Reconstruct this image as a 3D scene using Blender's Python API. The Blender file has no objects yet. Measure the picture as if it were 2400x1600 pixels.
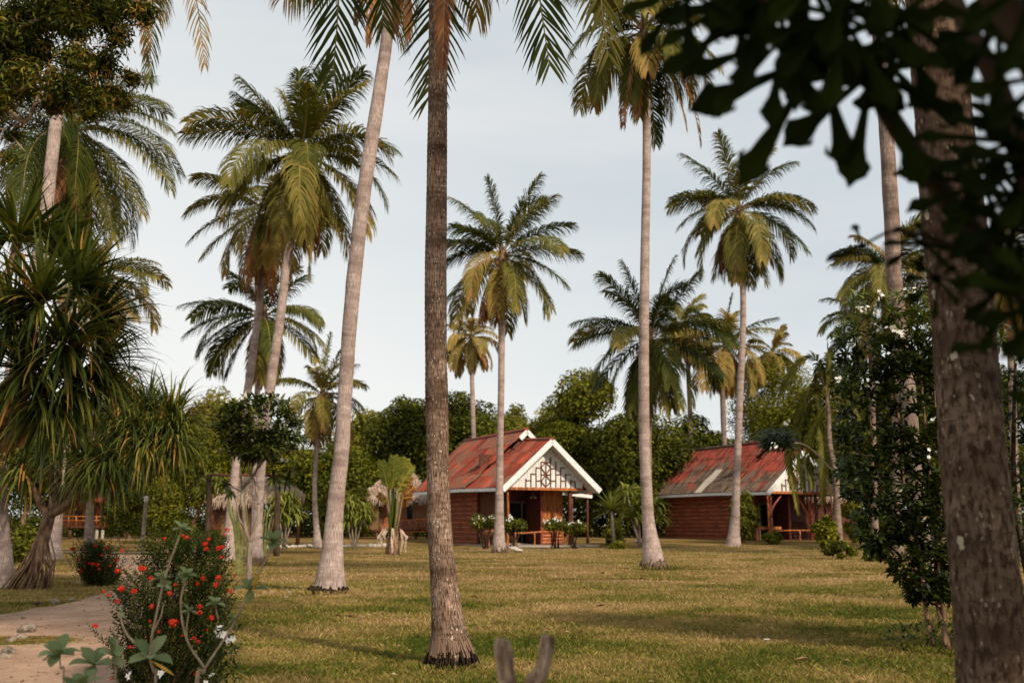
import bpy, math, random
import numpy as np
from mathutils import Vector, noise as mnoise
R = math.radians
rng = np.random.default_rng(7)
random.seed(7)
SC = bpy.context.scene
COL = SC.collection

# ------------------------------------------------------------------ camera geometry
FPX = 2333.0; HOR = 1230.0; CAMH = 1.3
TH = math.atan((HOR - 800) / FPX)
K = 2400 / 2352

def gz(x, y):
    """height of the lawn: level, rising a little towards the far cottages"""
    a = min(max((y - 62) / 14.0, 0), 1)
    return 0.27 * a * a * (3 - 2 * a)

def W(px, py, d):
    """point in the place at depth d (metres ahead) seen in the direction of a 2400x1600 pixel"""
    u = (px - 1200) / FPX; v = (800 - py) / FPX
    dy = math.cos(TH) - v * math.sin(TH); dz = math.sin(TH) + v * math.cos(TH)
    k = d / dy
    return Vector((u * k, d, CAMH + dz * k))

def P(x, y, d):
    return W(x * K, y * K, d)

def mpp(y, d):
    """metres per 2352-wide pixel at that height and depth"""
    v = (800 - y * K) / FPX
    return d / (math.cos(TH) - v * math.sin(TH)) / FPX * K

def G(px, py):
    """point on the ground (2400x1600 pixel)"""
    v = (800 - py) / FPX
    dy = math.cos(TH) - v * math.sin(TH); dz = math.sin(TH) + v * math.cos(TH)
    d = 90.0
    if dz < -1e-4:
        d = CAMH / -dz * dy
        for _ in range(6):
            u = (px - 1200) / FPX
            d = (CAMH - gz(u * d, d)) / -dz * dy
    d = min(d, 95)
    q = W(px, py, d)
    q.z = gz(q.x, q.y)
    return q

def GD(x, d):
    q = P(x, 1200, d); q.z = gz(q.x, q.y); return q

# ------------------------------------------------------------------ object helpers
def tag(o, label=None, cat=None, group=None, kind=None):
    if label: o['label'] = label
    if cat: o['category'] = cat
    if group: o['group'] = group
    if kind: o['kind'] = kind
    return o

def thing(name, label, cat, loc=(0, 0, 0), rz=0.0, group=None):
    o = bpy.data.objects.new(name, None); COL.objects.link(o)
    o.empty_display_size = 0.2
    o.location = loc; o.rotation_euler = (0, 0, rz)
    return tag(o, label, cat, group)

def link(name, me, parent=None):
    o = bpy.data.objects.new(name, me); COL.objects.link(o)
    if parent is not None:
        o.parent = parent
        # vertices are given in world space: undo the parent's transform
        from mathutils import Matrix, Euler
        if parent.type == 'EMPTY' or True:
            m = world_of(parent)
            o.matrix_parent_inverse = m.inverted()
    return o

def world_of(o):
    from mathutils import Matrix
    m = Matrix.Translation(o.location) @ o.rotation_euler.to_matrix().to_4x4()
    if o.parent is not None:
        m = world_of(o.parent) @ o.matrix_parent_inverse @ m
    return m

class MB:
    """collects faces for one mesh"""
    def __init__(self):
        self.v = []; self.f = []; self.r = []; self.m = []; self.uv = []
        self.useuv = False
    def add(self, vs, fs, r=0.5, mi=0, uvs=None):
        b = len(self.v)
        self.v += [tuple(p) for p in vs]
        for f in fs:
            self.f.append(tuple(b + i for i in f)); self.r.append(r); self.m.append(mi)
        if uvs is not None:
            self.useuv = True
            self.uv += list(uvs)
        else:
            self.uv += [(0, 0)] * len(vs)
    def box(self, c, X, Y, Z, sx, sy, sz, r=0.5, mi=0):
        c = Vector(c); X = Vector(X) * sx / 2; Y = Vector(Y) * sy / 2; Z = Vector(Z) * sz / 2
        vs = [c + a * X + b * Y + e * Z for a in (-1, 1) for b in (-1, 1) for e in (-1, 1)]
        self.add(vs, [(0, 1, 3, 2), (4, 6, 7, 5), (0, 4, 5, 1), (2, 3, 7, 6), (0, 2, 6, 4), (1, 5, 7, 3)], r, mi)
    def bar(self, a, b, w, h=None, r=0.5, mi=0, up=(0, 0, 1)):
        a = Vector(a); b = Vector(b); d = b - a; L = d.length
        if L < 1e-6: return
        X = d / L; u = Vector(up)
        if abs(X.dot(u)) > 0.95: u = Vector((1, 0, 0))
        Y = u.cross(X).normalized(); Z = X.cross(Y)
        self.box((a + b) / 2, X, Y, Z, L, w, h or w, r, mi)
    def tube(self, pts, rad, n=8, r=0.5, mi=0, cap=True, wob=0.0, vscale=1.0, sub=0):
        pts = [Vector(p) for p in pts]
        if not hasattr(rad, '__len__'): rad = [rad] * len(pts)
        rad = list(rad)
        if sub:
            pts, rad = smooth(pts, rad, sub)
        N = len(pts)
        T0 = (pts[1] - pts[0]).normalized()
        ref = Vector((0, 1, 0)) if abs(T0.y) < 0.9 else Vector((1, 0, 0))
        X = (ref - ref.dot(T0) * T0).normalized()
        vs = []; uvs = []; v = 0.0
        for i in range(N):
            T = (pts[min(i + 1, N - 1)] - pts[max(i - 1, 0)])
            T = T.normalized() if T.length > 1e-9 else T0
            X = (X - X.dot(T) * T).normalized(); Y = T.cross(X)
            if i: v += (pts[i] - pts[i - 1]).length
            for k in range(n + 1):
                a = 2 * math.pi * (k % n) / n
                rr = rad[i] * (1 + (wob * mnoise.noise(Vector((math.cos(a) * 1.5 + pts[0].x * 7, math.sin(a) * 1.5, v * 2.2))) if wob else 0))
                vs.append(pts[i] + (X * math.cos(a) + Y * math.sin(a)) * rr)
                uvs.append((k / n * 2 * math.pi * max(rad[0], 0.01) * 1.0, v))
        fs = []
        for i in range(N - 1):
            for k in range(n):
                a = i * (n + 1) + k
                fs.append((a, a + 1, a + n + 2, a + n + 1))
        if cap:
            c0 = len(vs); vs.append(pts[0]); uvs.append((0, 0)); vs.append(pts[-1]); uvs.append((0, v))
            for k in range(n):
                fs.append((k + 1, k, c0)); b = (N - 1) * (n + 1)
                fs.append((b + k, b + k + 1, c0 + 1))
        self.add(vs, fs, r, mi, uvs)
    def build(self, name, mats, parent=None, smooth_=False):
        if not isinstance(mats, (list, tuple)): mats = [mats]
        me = bpy.data.meshes.new(name)
        me.from_pydata(self.v, [], self.f)
        for mt in mats: me.materials.append(mt)
        at = me.attributes.new('rnd', 'FLOAT', 'FACE')
        at.data.foreach_set('value', np.array(self.r, np.float32))
        if len(mats) > 1:
            me.polygons.foreach_set('material_index', np.array(self.m, np.int32))
        if self.useuv:
            uvl = me.uv_layers.new(name='UVMap')
            idx = np.empty(len(me.loops), np.int32); me.loops.foreach_get('vertex_index', idx)
            uvl.data.foreach_set('uv', np.array(self.uv, np.float32)[idx].ravel())
        if smooth_:
            me.polygons.foreach_set('use_smooth', np.ones(len(me.polygons), bool))
        me.update()
        return link(name, me, parent)

def smooth(pts, rad, sub):
    """Catmull-Rom"""
    out = []; ro = []
    n = len(pts)
    for i in range(n - 1):
        p0 = pts[max(i - 1, 0)]; p1 = pts[i]; p2 = pts[i + 1]; p3 = pts[min(i + 2, n - 1)]
        for j in range(sub):
            t = j / sub
            out.append(0.5 * ((2 * p1) + (p2 - p0) * t + (2 * p0 - 5 * p1 + 4 * p2 - p3) * t * t + (3 * p1 - p0 - 3 * p2 + p3) * t ** 3))
            ro.append(rad[i] * (1 - t) + rad[i + 1] * t)
    out.append(pts[-1]); ro.append(rad[-1])
    return out, ro

class QB:
    """numpy batches of quads for one mesh"""
    def __init__(self): self.V = []; self.Q = []; self.R = []; self.M = []; self.n = 0
    def add(self, v, q, r, m=0):
        v = np.asarray(v, np.float32).reshape(-1, 3); q = np.asarray(q, np.int64).reshape(-1, 4)
        self.V.append(v); self.Q.append(q + self.n); self.n += len(v)
        self.R.append(np.broadcast_to(np.asarray(r, np.float32), (len(q),)))
        self.M.append(np.full(len(q), m, np.int32))
    def build(self, name, mats, parent=None, smooth_=False):
        if not isinstance(mats, (list, tuple)): mats = [mats]
        V = np.concatenate(self.V); Q = np.concatenate(self.Q); r = np.concatenate(self.R); m = np.concatenate(self.M)
        me = bpy.data.meshes.new(name)
        me.vertices.add(len(V)); me.vertices.foreach_set('co', V.ravel())
        me.loops.add(len(Q) * 4); me.loops.foreach_set('vertex_index', Q.ravel().astype(np.int32))
        me.polygons.add(len(Q))
        me.polygons.foreach_set('loop_start', np.arange(0, len(Q) * 4, 4, dtype=np.int32))
        try: me.polygons.foreach_set('loop_total', np.full(len(Q), 4, np.int32))
        except Exception: pass
        for mt in mats: me.materials.append(mt)
        if len(mats) > 1: me.polygons.foreach_set('material_index', m)
        at = me.attributes.new('rnd', 'FLOAT', 'FACE'); at.data.foreach_set('value', r.astype(np.float32))
        if smooth_: me.polygons.foreach_set('use_smooth', np.ones(len(Q), bool))
        me.update(calc_edges=True)
        return link(name, me, parent)

def nrm(a): return a / np.maximum(np.linalg.norm(a, axis=-1, keepdims=True), 1e-9)

def leaf_quads(qb, pos, dirs, nor, length, width, r, m=0, bend=0.25):
    """leaves as two folded quads each: base-mid and mid-tip"""
    pos = np.asarray(pos, float); dirs = nrm(np.asarray(dirs, float)); nor = np.asarray(nor, float)
    side = nrm(np.cross(dirs, nor)); up = nrm(np.cross(side, dirs))
    length = np.broadcast_to(np.asarray(length, float), (len(pos),))[:, None]
    width = np.broadcast_to(np.asarray(width, float), (len(pos),))[:, None]
    mid = pos + dirs * length * 0.5 + up * length * bend * 0.3
    tip = pos + dirs * length - up * length * bend * 0.4
    v = np.stack([pos, mid + side * width * .5, tip, mid - side * width * .5], 1)
    q = np.arange(len(pos) * 4).reshape(-1, 4)
    qb.add(v.reshape(-1, 3), q, r, m)

def rand_dirs(n, r=rng):
    return nrm(r.normal(size=(n, 3)))

# ------------------------------------------------------------------ materials
def newmat(name):
    m = bpy.data.materials.new(name); m.use_nodes = True
    nt = m.node_tree; nt.nodes.clear()
    out = nt.nodes.new('ShaderNodeOutputMaterial')
    return m, nt, out

class N:
    def __init__(self, nt): self.nt = nt
    def __call__(self, t, **kw):
        n = self.nt.nodes.new(t)
        for k, v in kw.items():
            if k == 'inp':
                for a, b in v.items():
                    if isinstance(b, bpy.types.NodeSocket): self.nt.links.new(b, n.inputs[a])
                    else: n.inputs[a].default_value = b
            else: setattr(n, k, v)
        return n
    def ramp(self, fac, stops, interp='LINEAR'):
        n = self.nt.nodes.new('ShaderNodeValToRGB'); cr = n.color_ramp; cr.interpolation = interp
        while len(cr.elements) < len(stops): cr.elements.new(0.5)
        for e, (p, c) in zip(cr.elements, stops):
            e.position = p; e.color = (*c, 1) if len(c) == 3 else c
        self.nt.links.new(fac, n.inputs['Fac']); return n.outputs['Color']
    def mix(self, f, a, b, bt='MIX'):
        n = self.nt.nodes.new('ShaderNodeMix'); n.data_type = 'RGBA'; n.blend_type = bt
        for s, v in ((n.inputs[0], f), (n.inputs[6], a), (n.inputs[7], b)):
            if isinstance(v, bpy.types.NodeSocket): self.nt.links.new(v, s)
            elif isinstance(v, (int, float)): s.default_value = v if s == n.inputs[0] else (v, v, v, 1)
            else: s.default_value = (*v, 1)
        return n.outputs[2]
    def math(self, op, a, b=None, c=None):
        n = self.nt.nodes.new('ShaderNodeMath'); n.operation = op
        for s, v in zip(n.inputs, (a, b, c)):
            if v is None: continue
            if isinstance(v, bpy.types.NodeSocket): self.nt.links.new(v, s)
            else: s.default_value = v
        return n.outputs[0]
    def noise(self, vec, scale, detail=3, rough=.55, dist=0):
        n = self.nt.nodes.new('ShaderNodeTexNoise')
        n.inputs['Scale'].default_value = scale; n.inputs['Detail'].default_value = detail
        n.inputs['Roughness'].default_value = rough; n.inputs['Distortion'].default_value = dist
        if vec is not None: self.nt.links.new(vec, n.inputs['Vector'])
        return n.outputs['Fac']
    def mapping(self, vec, scale=(1, 1, 1), loc=(0, 0, 0)):
        n = self.nt.nodes.new('ShaderNodeMapping'); n.inputs['Scale'].default_value = scale; n.inputs['Location'].default_value = loc
        self.nt.links.new(vec, n.inputs['Vector']); return n.outputs[0]

def bsdf(nt, out, color, rough=.7, spec=.3, bump=None, bstr=.3, bdist=.02):
    p = nt.nodes.new('ShaderNodeBsdfPrincipled')
    if isinstance(color, bpy.types.NodeSocket): nt.links.new(color, p.inputs['Base Color'])
    else: p.inputs['Base Color'].default_value = (*color, 1)
    if isinstance(rough, bpy.types.NodeSocket): nt.links.new(rough, p.inputs['Roughness'])
    else: p.inputs['Roughness'].default_value = rough
    p.inputs['Specular IOR Level'].default_value = spec
    if bump is not None:
        b = nt.nodes.new('ShaderNodeBump'); b.inputs['Strength'].default_value = bstr; b.inputs['Distance'].default_value = bdist
        nt.links.new(bump, b.inputs['Height']); nt.links.new(b.outputs[0], p.inputs['Normal'])
    nt.links.new(p.outputs[0], out.inputs['Surface'])
    return p

def leafmat(name, stops, trans=.3, rough=.5, spec=.3, tcol=1.3, nscale=1.2):
    """leaf colour from the per-leaf value plus a broad noise"""
    m, nt, out = newmat(name); n = N(nt)
    a = n('ShaderNodeAttribute', attribute_name='rnd')
    g = n('ShaderNodeNewGeometry')
    nz = n.noise(g.outputs['Position'], nscale, 2)
    f = n.math('ADD', a.outputs['Fac'], n.math('MULTIPLY', n.math('SUBTRACT', nz, .5), .35))
    c = n.ramp(f, stops)  # dark and bright leaf tones also carry foliage shade and highlights in the colour
    p = nt.nodes.new('ShaderNodeBsdfPrincipled'); nt.links.new(c, p.inputs['Base Color'])
    p.inputs['Roughness'].default_value = min(.9, rough + .15); p.inputs['Specular IOR Level'].default_value = spec * .35
    t = nt.nodes.new('ShaderNodeBsdfTranslucent')
    tc = n.mix(1.0, c, (tcol * 1.1, tcol, tcol * .5), 'MULTIPLY'); nt.links.new(tc, t.inputs['Color'])
    mx = nt.nodes.new('ShaderNodeMixShader'); mx.inputs[0].default_value = trans
    nt.links.new(p.outputs[0], mx.inputs[1]); nt.links.new(t.outputs[0], mx.inputs[2])
    nt.links.new(mx.outputs[0], out.inputs['Surface'])
    return m

def trunkmat(name, light, mid, dark, spots=.5, ring=.075, spotcol=(.55, .5, .44), big=0.0, fibs=(60, 5.5, 1)):
    m, nt, out = newmat(name); n = N(nt)
    uv = n('ShaderNodeUVMap').outputs[0]
    g = n('ShaderNodeNewGeometry').outputs['Position']
    sep = n('ShaderNodeSeparateXYZ', inp={'Vector': uv})
    warp = n.noise(n.mapping(uv, (2.5, 1.2, 1)), 1.6, 2)
    vv = n.math('ADD', sep.outputs['Y'], n.math('MULTIPLY', warp, .16))
    ringv = n.math('FRACT', n.math('MULTIPLY', vv, 1 / ring))
    rv = n.math('MULTIPLY', n.math('POWER', ringv, 3.0), n.ramp(n.noise(n.mapping(uv, (6, 2.2, 1), (7, 1, 0)), 1.0, 3, .6), [(.35, (.15, .15, .15)), (.6, (1, 1, 1))]))
    fib = n.noise(n.mapping(uv, fibs), 1.0, 4, .7)
    mot = n.noise(n.mapping(uv, (5, 3.2, 1)), 1.3, 4, .6)
    band = n.noise(n.mapping(uv, (.5, 3.0, 1)), 1.0, 3, .6)
    c = n.mix(n.ramp(mot, [(.3, (0, 0, 0)), (.7, (1, 1, 1))]), mid, light)
    c = n.mix(n.ramp(band, [(.42, (0, 0, 0)), (.72, (1, 1, 1))]), c, dark)
    c = n.mix(n.ramp(fib, [(.40, (1, 1, 1)), (.56, (0, 0, 0))]), c, dark)
    c = n.mix(n.math('MULTIPLY', rv, .75 if ring < .1 else .4), c, dark)
    vor = n('ShaderNodeTexVoronoi', inp={'Vector': n.mapping(uv, (30, 22, 1)), 'Scale': 1.0, 'Randomness': 1.0})
    pick = n.noise(n.mapping(uv, (12, 9, 1)), 1.0, 2)
    sm = n.math('MULTIPLY', n.math('LESS_THAN', vor.outputs['Distance'], .26), n.math('GREATER_THAN', pick, .56))
    c = n.mix(n.math('MULTIPLY', sm, spots), c, spotcol)
    if big:
        v2 = n('ShaderNodeTexVoronoi', inp={'Vector': n.mapping(uv, (7, 6, 1)), 'Scale': 1.0, 'Randomness': 1.0})
        d2 = n.math('ADD', v2.outputs['Distance'], n.math('MULTIPLY', n.noise(uv, 40, 3), .25))
        s2 = n.math('MULTIPLY', n.math('LESS_THAN', d2, .30), n.math('GREATER_THAN', n.noise(n.mapping(uv, (4, 3, 1), (3, 3, 3)), 1.0, 2), .54))
        c = n.mix(n.math('MULTIPLY', s2, big), c, spotcol)
    h = n.math('SUBTRACT', n.math('ADD', n.math('MULTIPLY', fib, .5), n.math('MULTIPLY', mot, .4)), n.math('MULTIPLY', rv, .9))
    bsdf(nt, out, c, .95, .03, h, .7, .012)
    return m

def noisemat(name, c1, c2, scale=8, rough=.8, spec=.2, stretch=(1, 1, 1), bstr=.3, bdist=.01, lo=.35, hi=.65, detail=4):
    m, nt, out = newmat(name); n = N(nt)
    tc = n('ShaderNodeTexCoord').outputs['Object']
    z = n.noise(n.mapping(tc, stretch), scale, detail, .6)
    c = n.ramp(z, [(lo, c1), (hi, c2)])
    bsdf(nt, out, c, rough, spec, z, bstr, bdist)
    return m

M = {}
# palm frond: green -> olive -> straw -> brown along the per-leaf value
M['frond'] = leafmat('palm_frond', [(0, (.016, .030, .005)), (.25, (.058, .074, .010)), (.5, (.155, .14, .028)), (.68, (.34, .25, .07)), (.82, (.42, .22, .07)), (.92, (.30, .13, .055)), (1, (.16, .07, .04))], .25, .5, .35, 1.3, .9)
M['rachis'] = noisemat('frond_stem', (.20, .15, .045), (.30, .22, .08), 5, .55)
M['rachis_dry'] = noisemat('frond_stem_dry', (.20, .12, .07), (.32, .2, .12), 5, .7)
M['strap'] = leafmat('strap_leaf', [(0, (.02, .034, .006)), (.4, (.065, .09, .013)), (.62, (.16, .18, .03)), (.8, (.24, .21, .045)), (.9, (.42, .25, .05)), (1, (.35, .15, .04))], .18, .38, .5)
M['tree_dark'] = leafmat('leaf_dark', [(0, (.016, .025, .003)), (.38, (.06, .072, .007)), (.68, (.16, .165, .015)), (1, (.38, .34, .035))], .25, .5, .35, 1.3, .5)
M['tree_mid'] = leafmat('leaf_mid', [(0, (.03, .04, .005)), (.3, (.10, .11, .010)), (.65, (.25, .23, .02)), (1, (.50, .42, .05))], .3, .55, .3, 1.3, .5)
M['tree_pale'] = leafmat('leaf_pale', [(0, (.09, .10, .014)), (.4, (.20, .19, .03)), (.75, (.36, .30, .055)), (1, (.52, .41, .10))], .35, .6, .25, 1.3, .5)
M['leaf_small'] = leafmat('leaf_narrow', [(0, (.02, .03, .005)), (.45, (.065, .08, .010)), (.8, (.16, .155, .018)), (1, (.40, .27, .04))], .3, .45, .4)
M['blossom'] = leafmat('blossom_yellow', [(0, (.35, .18, .04)), (1, (.5, .30, .08))], .3, .6)
M['shrub_dark'] = leafmat('leaf_glossy', [(0, (.010, .016, .003)), (.5, (.03, .045, .007)), (.85, (.08, .105, .014)), (1, (.19, .21, .03))], .2, .3, .5)
M['leaf_shaded'] = leafmat('leaf_shade', [(0, (.008, .013, .003)), (1, (.026, .038, .006))], .25, .7, .1)  # leaf colour itself lowered towards black to stand for shade
M['ixora'] = leafmat('leaf_ixora', [(0, (.012, .019, .004)), (.5, (.04, .055, .008)), (.85, (.11, .135, .016)), (1, (.22, .22, .03))], .22, .35, .5)
M['petal_red'] = leafmat('petal_red', [(0, (.38, .010, .006)), (.6, (.6, .03, .015)), (1, (.75, .10, .05))], .25, .6, .2, 1.0)
M['petal_white'] = leafmat('petal_white', [(0, (.62, .6, .56)), (1, (.85, .84, .8))], .2, .6, .2, 1.0)
M['sage'] = leafmat('leaf_sage', [(0, (.10, .135, .055)), (.5, (.20, .25, .11)), (.85, (.36, .40, .21)), (1, (.55, .26, .04))], .22, .5, .35, 1.0)
M['yellow_leaf'] = leafmat('leaf_old_yellow', [(0, (.55, .28, .03)), (1, (.65, .36, .05))], .25, .5)
M['lime'] = leafmat('leaf_lime', [(0, (.06, .085, .012)), (.5, (.15, .18, .03)), (1, (.34, .33, .08))], .3, .4, .4)
M['banana'] = leafmat('leaf_fan', [(0, (.09, .13, .02)), (.45, (.20, .25, .04)), (.75, (.42, .36, .07)), (.88, (.42, .18, .05)), (1, (.30, .11, .04))], .25, .4, .45, 1.2, 2.0)
M['grassblade'] = None
M['cactus'] = noisemat('cactus_skin', (.07, .085, .022), (.22, .22, .08), 6, .5)
M['bark'] = noisemat('bark_brown', (.10, .055, .032), (.36, .23, .15), 14, .9, .1, (1, 1, .3), .6)
M['bark_dark'] = noisemat('bark_dark', (.03, .02, .012), (.09, .06, .04), 9, .9, .1, (1, 1, .3), .6)
M['bark_grey'] = noisemat('bark_grey', (.16, .12, .09), (.34, .28, .23), 9, .9, .1, (1, 1, .3), .6)
M['stem_tan'] = noisemat('stem_tan', (.30, .20, .12), (.55, .42, .29), 14, .8)
M['root'] = noisemat('root_fibre', (.03, .018, .012), (.24, .17, .11), 30, .95, .05, (1, 1, .5), .8, .02)
M['root_black'] = noisemat('root_black', (.008, .006, .004), (.05, .035, .022), 25, .95, .05)
M['husk'] = noisemat('husk_pale', (.32, .2, .13), (.62, .5, .38), 10, .9, .1)
M['nut'] = noisemat('coconut_husk', (.16, .08, .03), (.36, .2, .07), 5, .6)
M['trunk_dark'] = trunkmat('palm_trunk_brown', (.46, .325, .245), (.27, .17, .12), (.05, .028, .018), .85, .058, (.60, .52, .44), 0.0, (50, 10, 1))  # red-brown bark, toned darker in the colour in place of shade
M['trunk_shade'] = trunkmat('palm_trunk_shaded', (.24, .165, .115), (.13, .085, .058), (.045, .026, .017), .4, .09, (.50, .43, .30), .8, (22, 14, 1))  # darkened copy of the trunk colours, for the trunk under canopy shade
M['trunk_pale'] = trunkmat('palm_trunk_pale', (.62, .50, .46), (.46, .36, .32), (.19, .135, .115), .35, .11)
M['trunk_mid'] = trunkmat('palm_trunk_grey', (.44, .34, .29), (.29, .215, .175), (.12, .08, .062), .45, .11)
M['stone'] = noisemat('coral_stone', (.35, .30, .25), (.66, .60, .53), 9, .9, .1, (1, 1, 1), .5, .02)
M['rock'] = noisemat('weathered_rock', (.06, .045, .035), (.36, .29, .23), 7, .9, .1, (1, 1, 1), .8, .04)
# ------------------------------------------------------------------ world, sun, camera
SUN_EL = 34.0; SUN_AZ = -52.0          # direction TOWARDS the sun: azimuth measured from +x (right); -90 is straight behind the camera
def build_world():
    w = bpy.data.worlds.new("World"); SC.world = w; w.use_nodes = True
    nt = w.node_tree; nt.nodes.clear(); n = N(nt)
    out = n('ShaderNodeOutputWorld'); bg = n('ShaderNodeBackground')
    sky = n('ShaderNodeTexSky'); sky.sky_type = 'NISHITA'; sky.sun_disc = False
    sky.sun_elevation = R(SUN_EL)
    sky.sun_rotation = R(90 - SUN_AZ)
    tc = n('ShaderNodeTexCoord').outputs['Generated']
    z = n.noise(n.mapping(tc, (1.2, 1.2, 5.0)), 1.5, 5, .55, .3)
    sep = n('ShaderNodeSeparateXYZ', inp={'Vector': tc})
    cloud = n.ramp(z, [(.38, (6.5, 7.15, 7.5)), (.54, (7.2, 7.65, 7.85)), (.66, (8.0, 8.2, 8.25))])
    # the veil of cloud is whiter low on the left
    low = n.math('ADD', n.math('MULTIPLY', sep.outputs['Z'], 1.0), n.math('MULTIPLY', sep.outputs['X'], .55))
    whi = n.ramp(low, [(-.02, (1, 1, 1)), (.42, (0, 0, 0))])
    cloud = n.mix(n.math('MULTIPLY', whi, .9), cloud, (9.9, 9.8, 9.45))
    c = n.mix(.9, sky.outputs[0], cloud)
    nt.links.new(c, bg.inputs['Color']); bg.inputs['Strength'].default_value = .1
    nt.links.new(bg.outputs[0], out.inputs['Surface'])
    l = bpy.data.lights.new('sun', 'SUN'); l.energy = 4.4; l.angle = R(4.5); l.color = (1.0, .85, .66)
    o = bpy.data.objects.new('sun', l); COL.objects.link(o)
    ce = math.cos(R(SUN_EL))
    d = Vector((ce * math.cos(R(SUN_AZ)), ce * math.sin(R(SUN_AZ)), math.sin(R(SUN_EL))))
    o.rotation_euler = d.to_track_quat('Z', 'Y').to_euler()
    cam = bpy.data.cameras.new('camera'); co = bpy.data.objects.new('camera', cam); COL.objects.link(co)
    cam.sensor_width = 36; cam.lens = FPX / 2400 * 36; cam.clip_end = 2000; cam.clip_start = .05
    co.location = (0, 0, CAMH); co.rotation_euler = (math.pi / 2 + TH, 0, 0)
    cam.dof.use_dof = True; cam.dof.focus_distance = 9.9; cam.dof.aperture_fstop = 35 / 14.0
    SC.camera = co
    SC.view_settings.view_transform = 'Standard'; SC.view_settings.look = 'None'
    SC.view_settings.exposure = 0; SC.view_settings.gamma = 1
    SC.cycles.max_bounces = 5; SC.cycles.diffuse_bounces = 3; SC.cycles.glossy_bounces = 2
    SC.cycles.transmission_bounces = 3; SC.cycles.transparent_max_bounces = 4
    SC.cycles.use_denoising = True
    SC.cycles.sample_clamp_indirect = 4
build_world()

def lawn_color(n, pos, rnd=None):
    """patchy lawn: straw, olive and green patches; shared by soil sheet and blades"""
    p1 = n.noise(n.mapping(pos, (.5, .8, 1)), .6, 5, .65, .5)
    p2 = n.noise(n.mapping(pos, (1, 1.5, 1)), 3.2, 3, .6)
    f = n.math('ADD', n.math('MULTIPLY', p1, .72), n.math('MULTIPLY', p2, .28))
    y = n('ShaderNodeSeparateXYZ', inp={'Vector': pos}).outputs['Y']   # ramp shifted darker and greener near, paler straw in the open middle
    mr = n('ShaderNodeMapRange', inp={'Value': y, 'From Min': 7.0, 'From Max': 26.0, 'To Min': -.030, 'To Max': .040}).outputs[0]
    f = n.math('ADD', f, mr)
    return f

def mk_lawn():
    m, nt, out = newmat('lawn_soil'); n = N(nt)
    pos = n('ShaderNodeNewGeometry').outputs['Position']
    f = lawn_color(n, pos)
    c = n.ramp(f, [(.38, (.055, .052, .010)), (.46, (.16, .12, .030)), (.54, (.30, .19, .070)), (.64, (.42, .26, .13))])
    fine = n.noise(n.mapping(pos, (1, 1, 1)), 24, 4, .7)
    c = n.mix(n.ramp(fine, [(.38, (.75, .75, .75)), (.6, (0, 0, 0))]), c, (.05, .036, .012))
    b = n.noise(pos, 9, 4, .7)
    bsdf(nt, out, c, .95, .0, b, .6, .06)
    M['lawn'] = m
    m, nt, out = newmat('grass_blade'); n = N(nt)
    pos = n('ShaderNodeNewGeometry').outputs['Position']
    a = n('ShaderNodeAttribute', attribute_name='rnd').outputs['Fac']
    f = n.math('ADD', lawn_color(n, pos), n.math('MULTIPLY', n.math('SUBTRACT', a, .5), .16))
    c = n.ramp(f, [(.37, (.07, .105, .014)), (.45, (.18, .18, .032)), (.53, (.34, .26, .08)), (.64, (.52, .36, .18))])
    p = nt.nodes.new('ShaderNodeBsdfPrincipled'); nt.links.new(c, p.inputs['Base Color']); p.inputs['Roughness'].default_value = .6
    p.inputs['Specular IOR Level'].default_value = .05
    t = nt.nodes.new('ShaderNodeBsdfTranslucent'); nt.links.new(c, t.inputs['Color'])
    mx = nt.nodes.new('ShaderNodeMixShader'); mx.inputs[0].default_value = .3
    nt.links.new(p.outputs[0], mx.inputs[1]); nt.links.new(t.outputs[0], mx.inputs[2]); nt.links.new(mx.outputs[0], out.inputs['Surface'])
    M['grassblade'] = m
    m, nt, out = newmat('sand_path'); n = N(nt)
    pos = n('ShaderNodeNewGeometry').outputs['Position']
    a = n.noise(pos, 1.3, 4, .6); b = n.noise(pos, 30, 4, .75); d = n.noise(n.mapping(pos, (1, 1, 1), (5, 5, 0)), 5, 5, .7)
    c = n.ramp(a, [(.3, (.31, .19, .125)), (.7, (.50, .325, .225))])
    c = n.mix(n.ramp(b, [(.3, (.6, .6, .6)), (.5, (0, 0, 0))]), c, (.13, .085, .055))
    c = n.mix(n.ramp(d, [(.33, (.8, .8, .8)), (.42, (0, 0, 0))]), c, (.12, .08, .045))
    bsdf(nt, out, c, .95, .1, b, .5, .02)
    M['sand'] = m
    m, nt, out = newmat('bare_soil'); n = N(nt)
    pos = n('ShaderNodeNewGeometry').outputs['Position']
    a = n.noise(pos, 5, 5, .7)
    bsdf(nt, out, n.ramp(a, [(.3, (.12, .07, .04)), (.6, (.34, .22, .14)), (.75, (.15, .12, .04))]), .95, .1, a, .5, .03)
    M['soil'] = m
mk_lawn()

# ground sheet: fine near the camera, coarse to the horizon
def build_ground():
    ys = list(np.concatenate([np.linspace(-40, 0, 9), np.linspace(1, 30, 59), np.linspace(31, 100, 70), np.linspace(120, 1500, 14)]))
    xs = list(np.concatenate([np.linspace(-1200, -80, 10), np.linspace(-60, 60, 121), np.linspace(80, 1200, 10)]))
    m = MB(); vs = []
    for y in ys:
        for x in xs:
            z = gz(x, y)
            if -50 < x < 50 and y < 60:
                z += (mnoise.noise(Vector((x * .35, y * .35, 0))) * .025 - .02)
            vs.append((x, y, z))
    nx = len(xs); fs = []
    for j in range(len(ys) - 1):
        for i in range(nx - 1):
            a = j * nx + i; fs.append((a, a + 1, a + nx + 1, a + nx))
    m.add(vs, fs)
    o = m.build('ground', M['lawn'], None, True); tag(o, 'dry patchy lawn under the coconut palms', None, None, 'structure')
build_ground()

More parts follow.
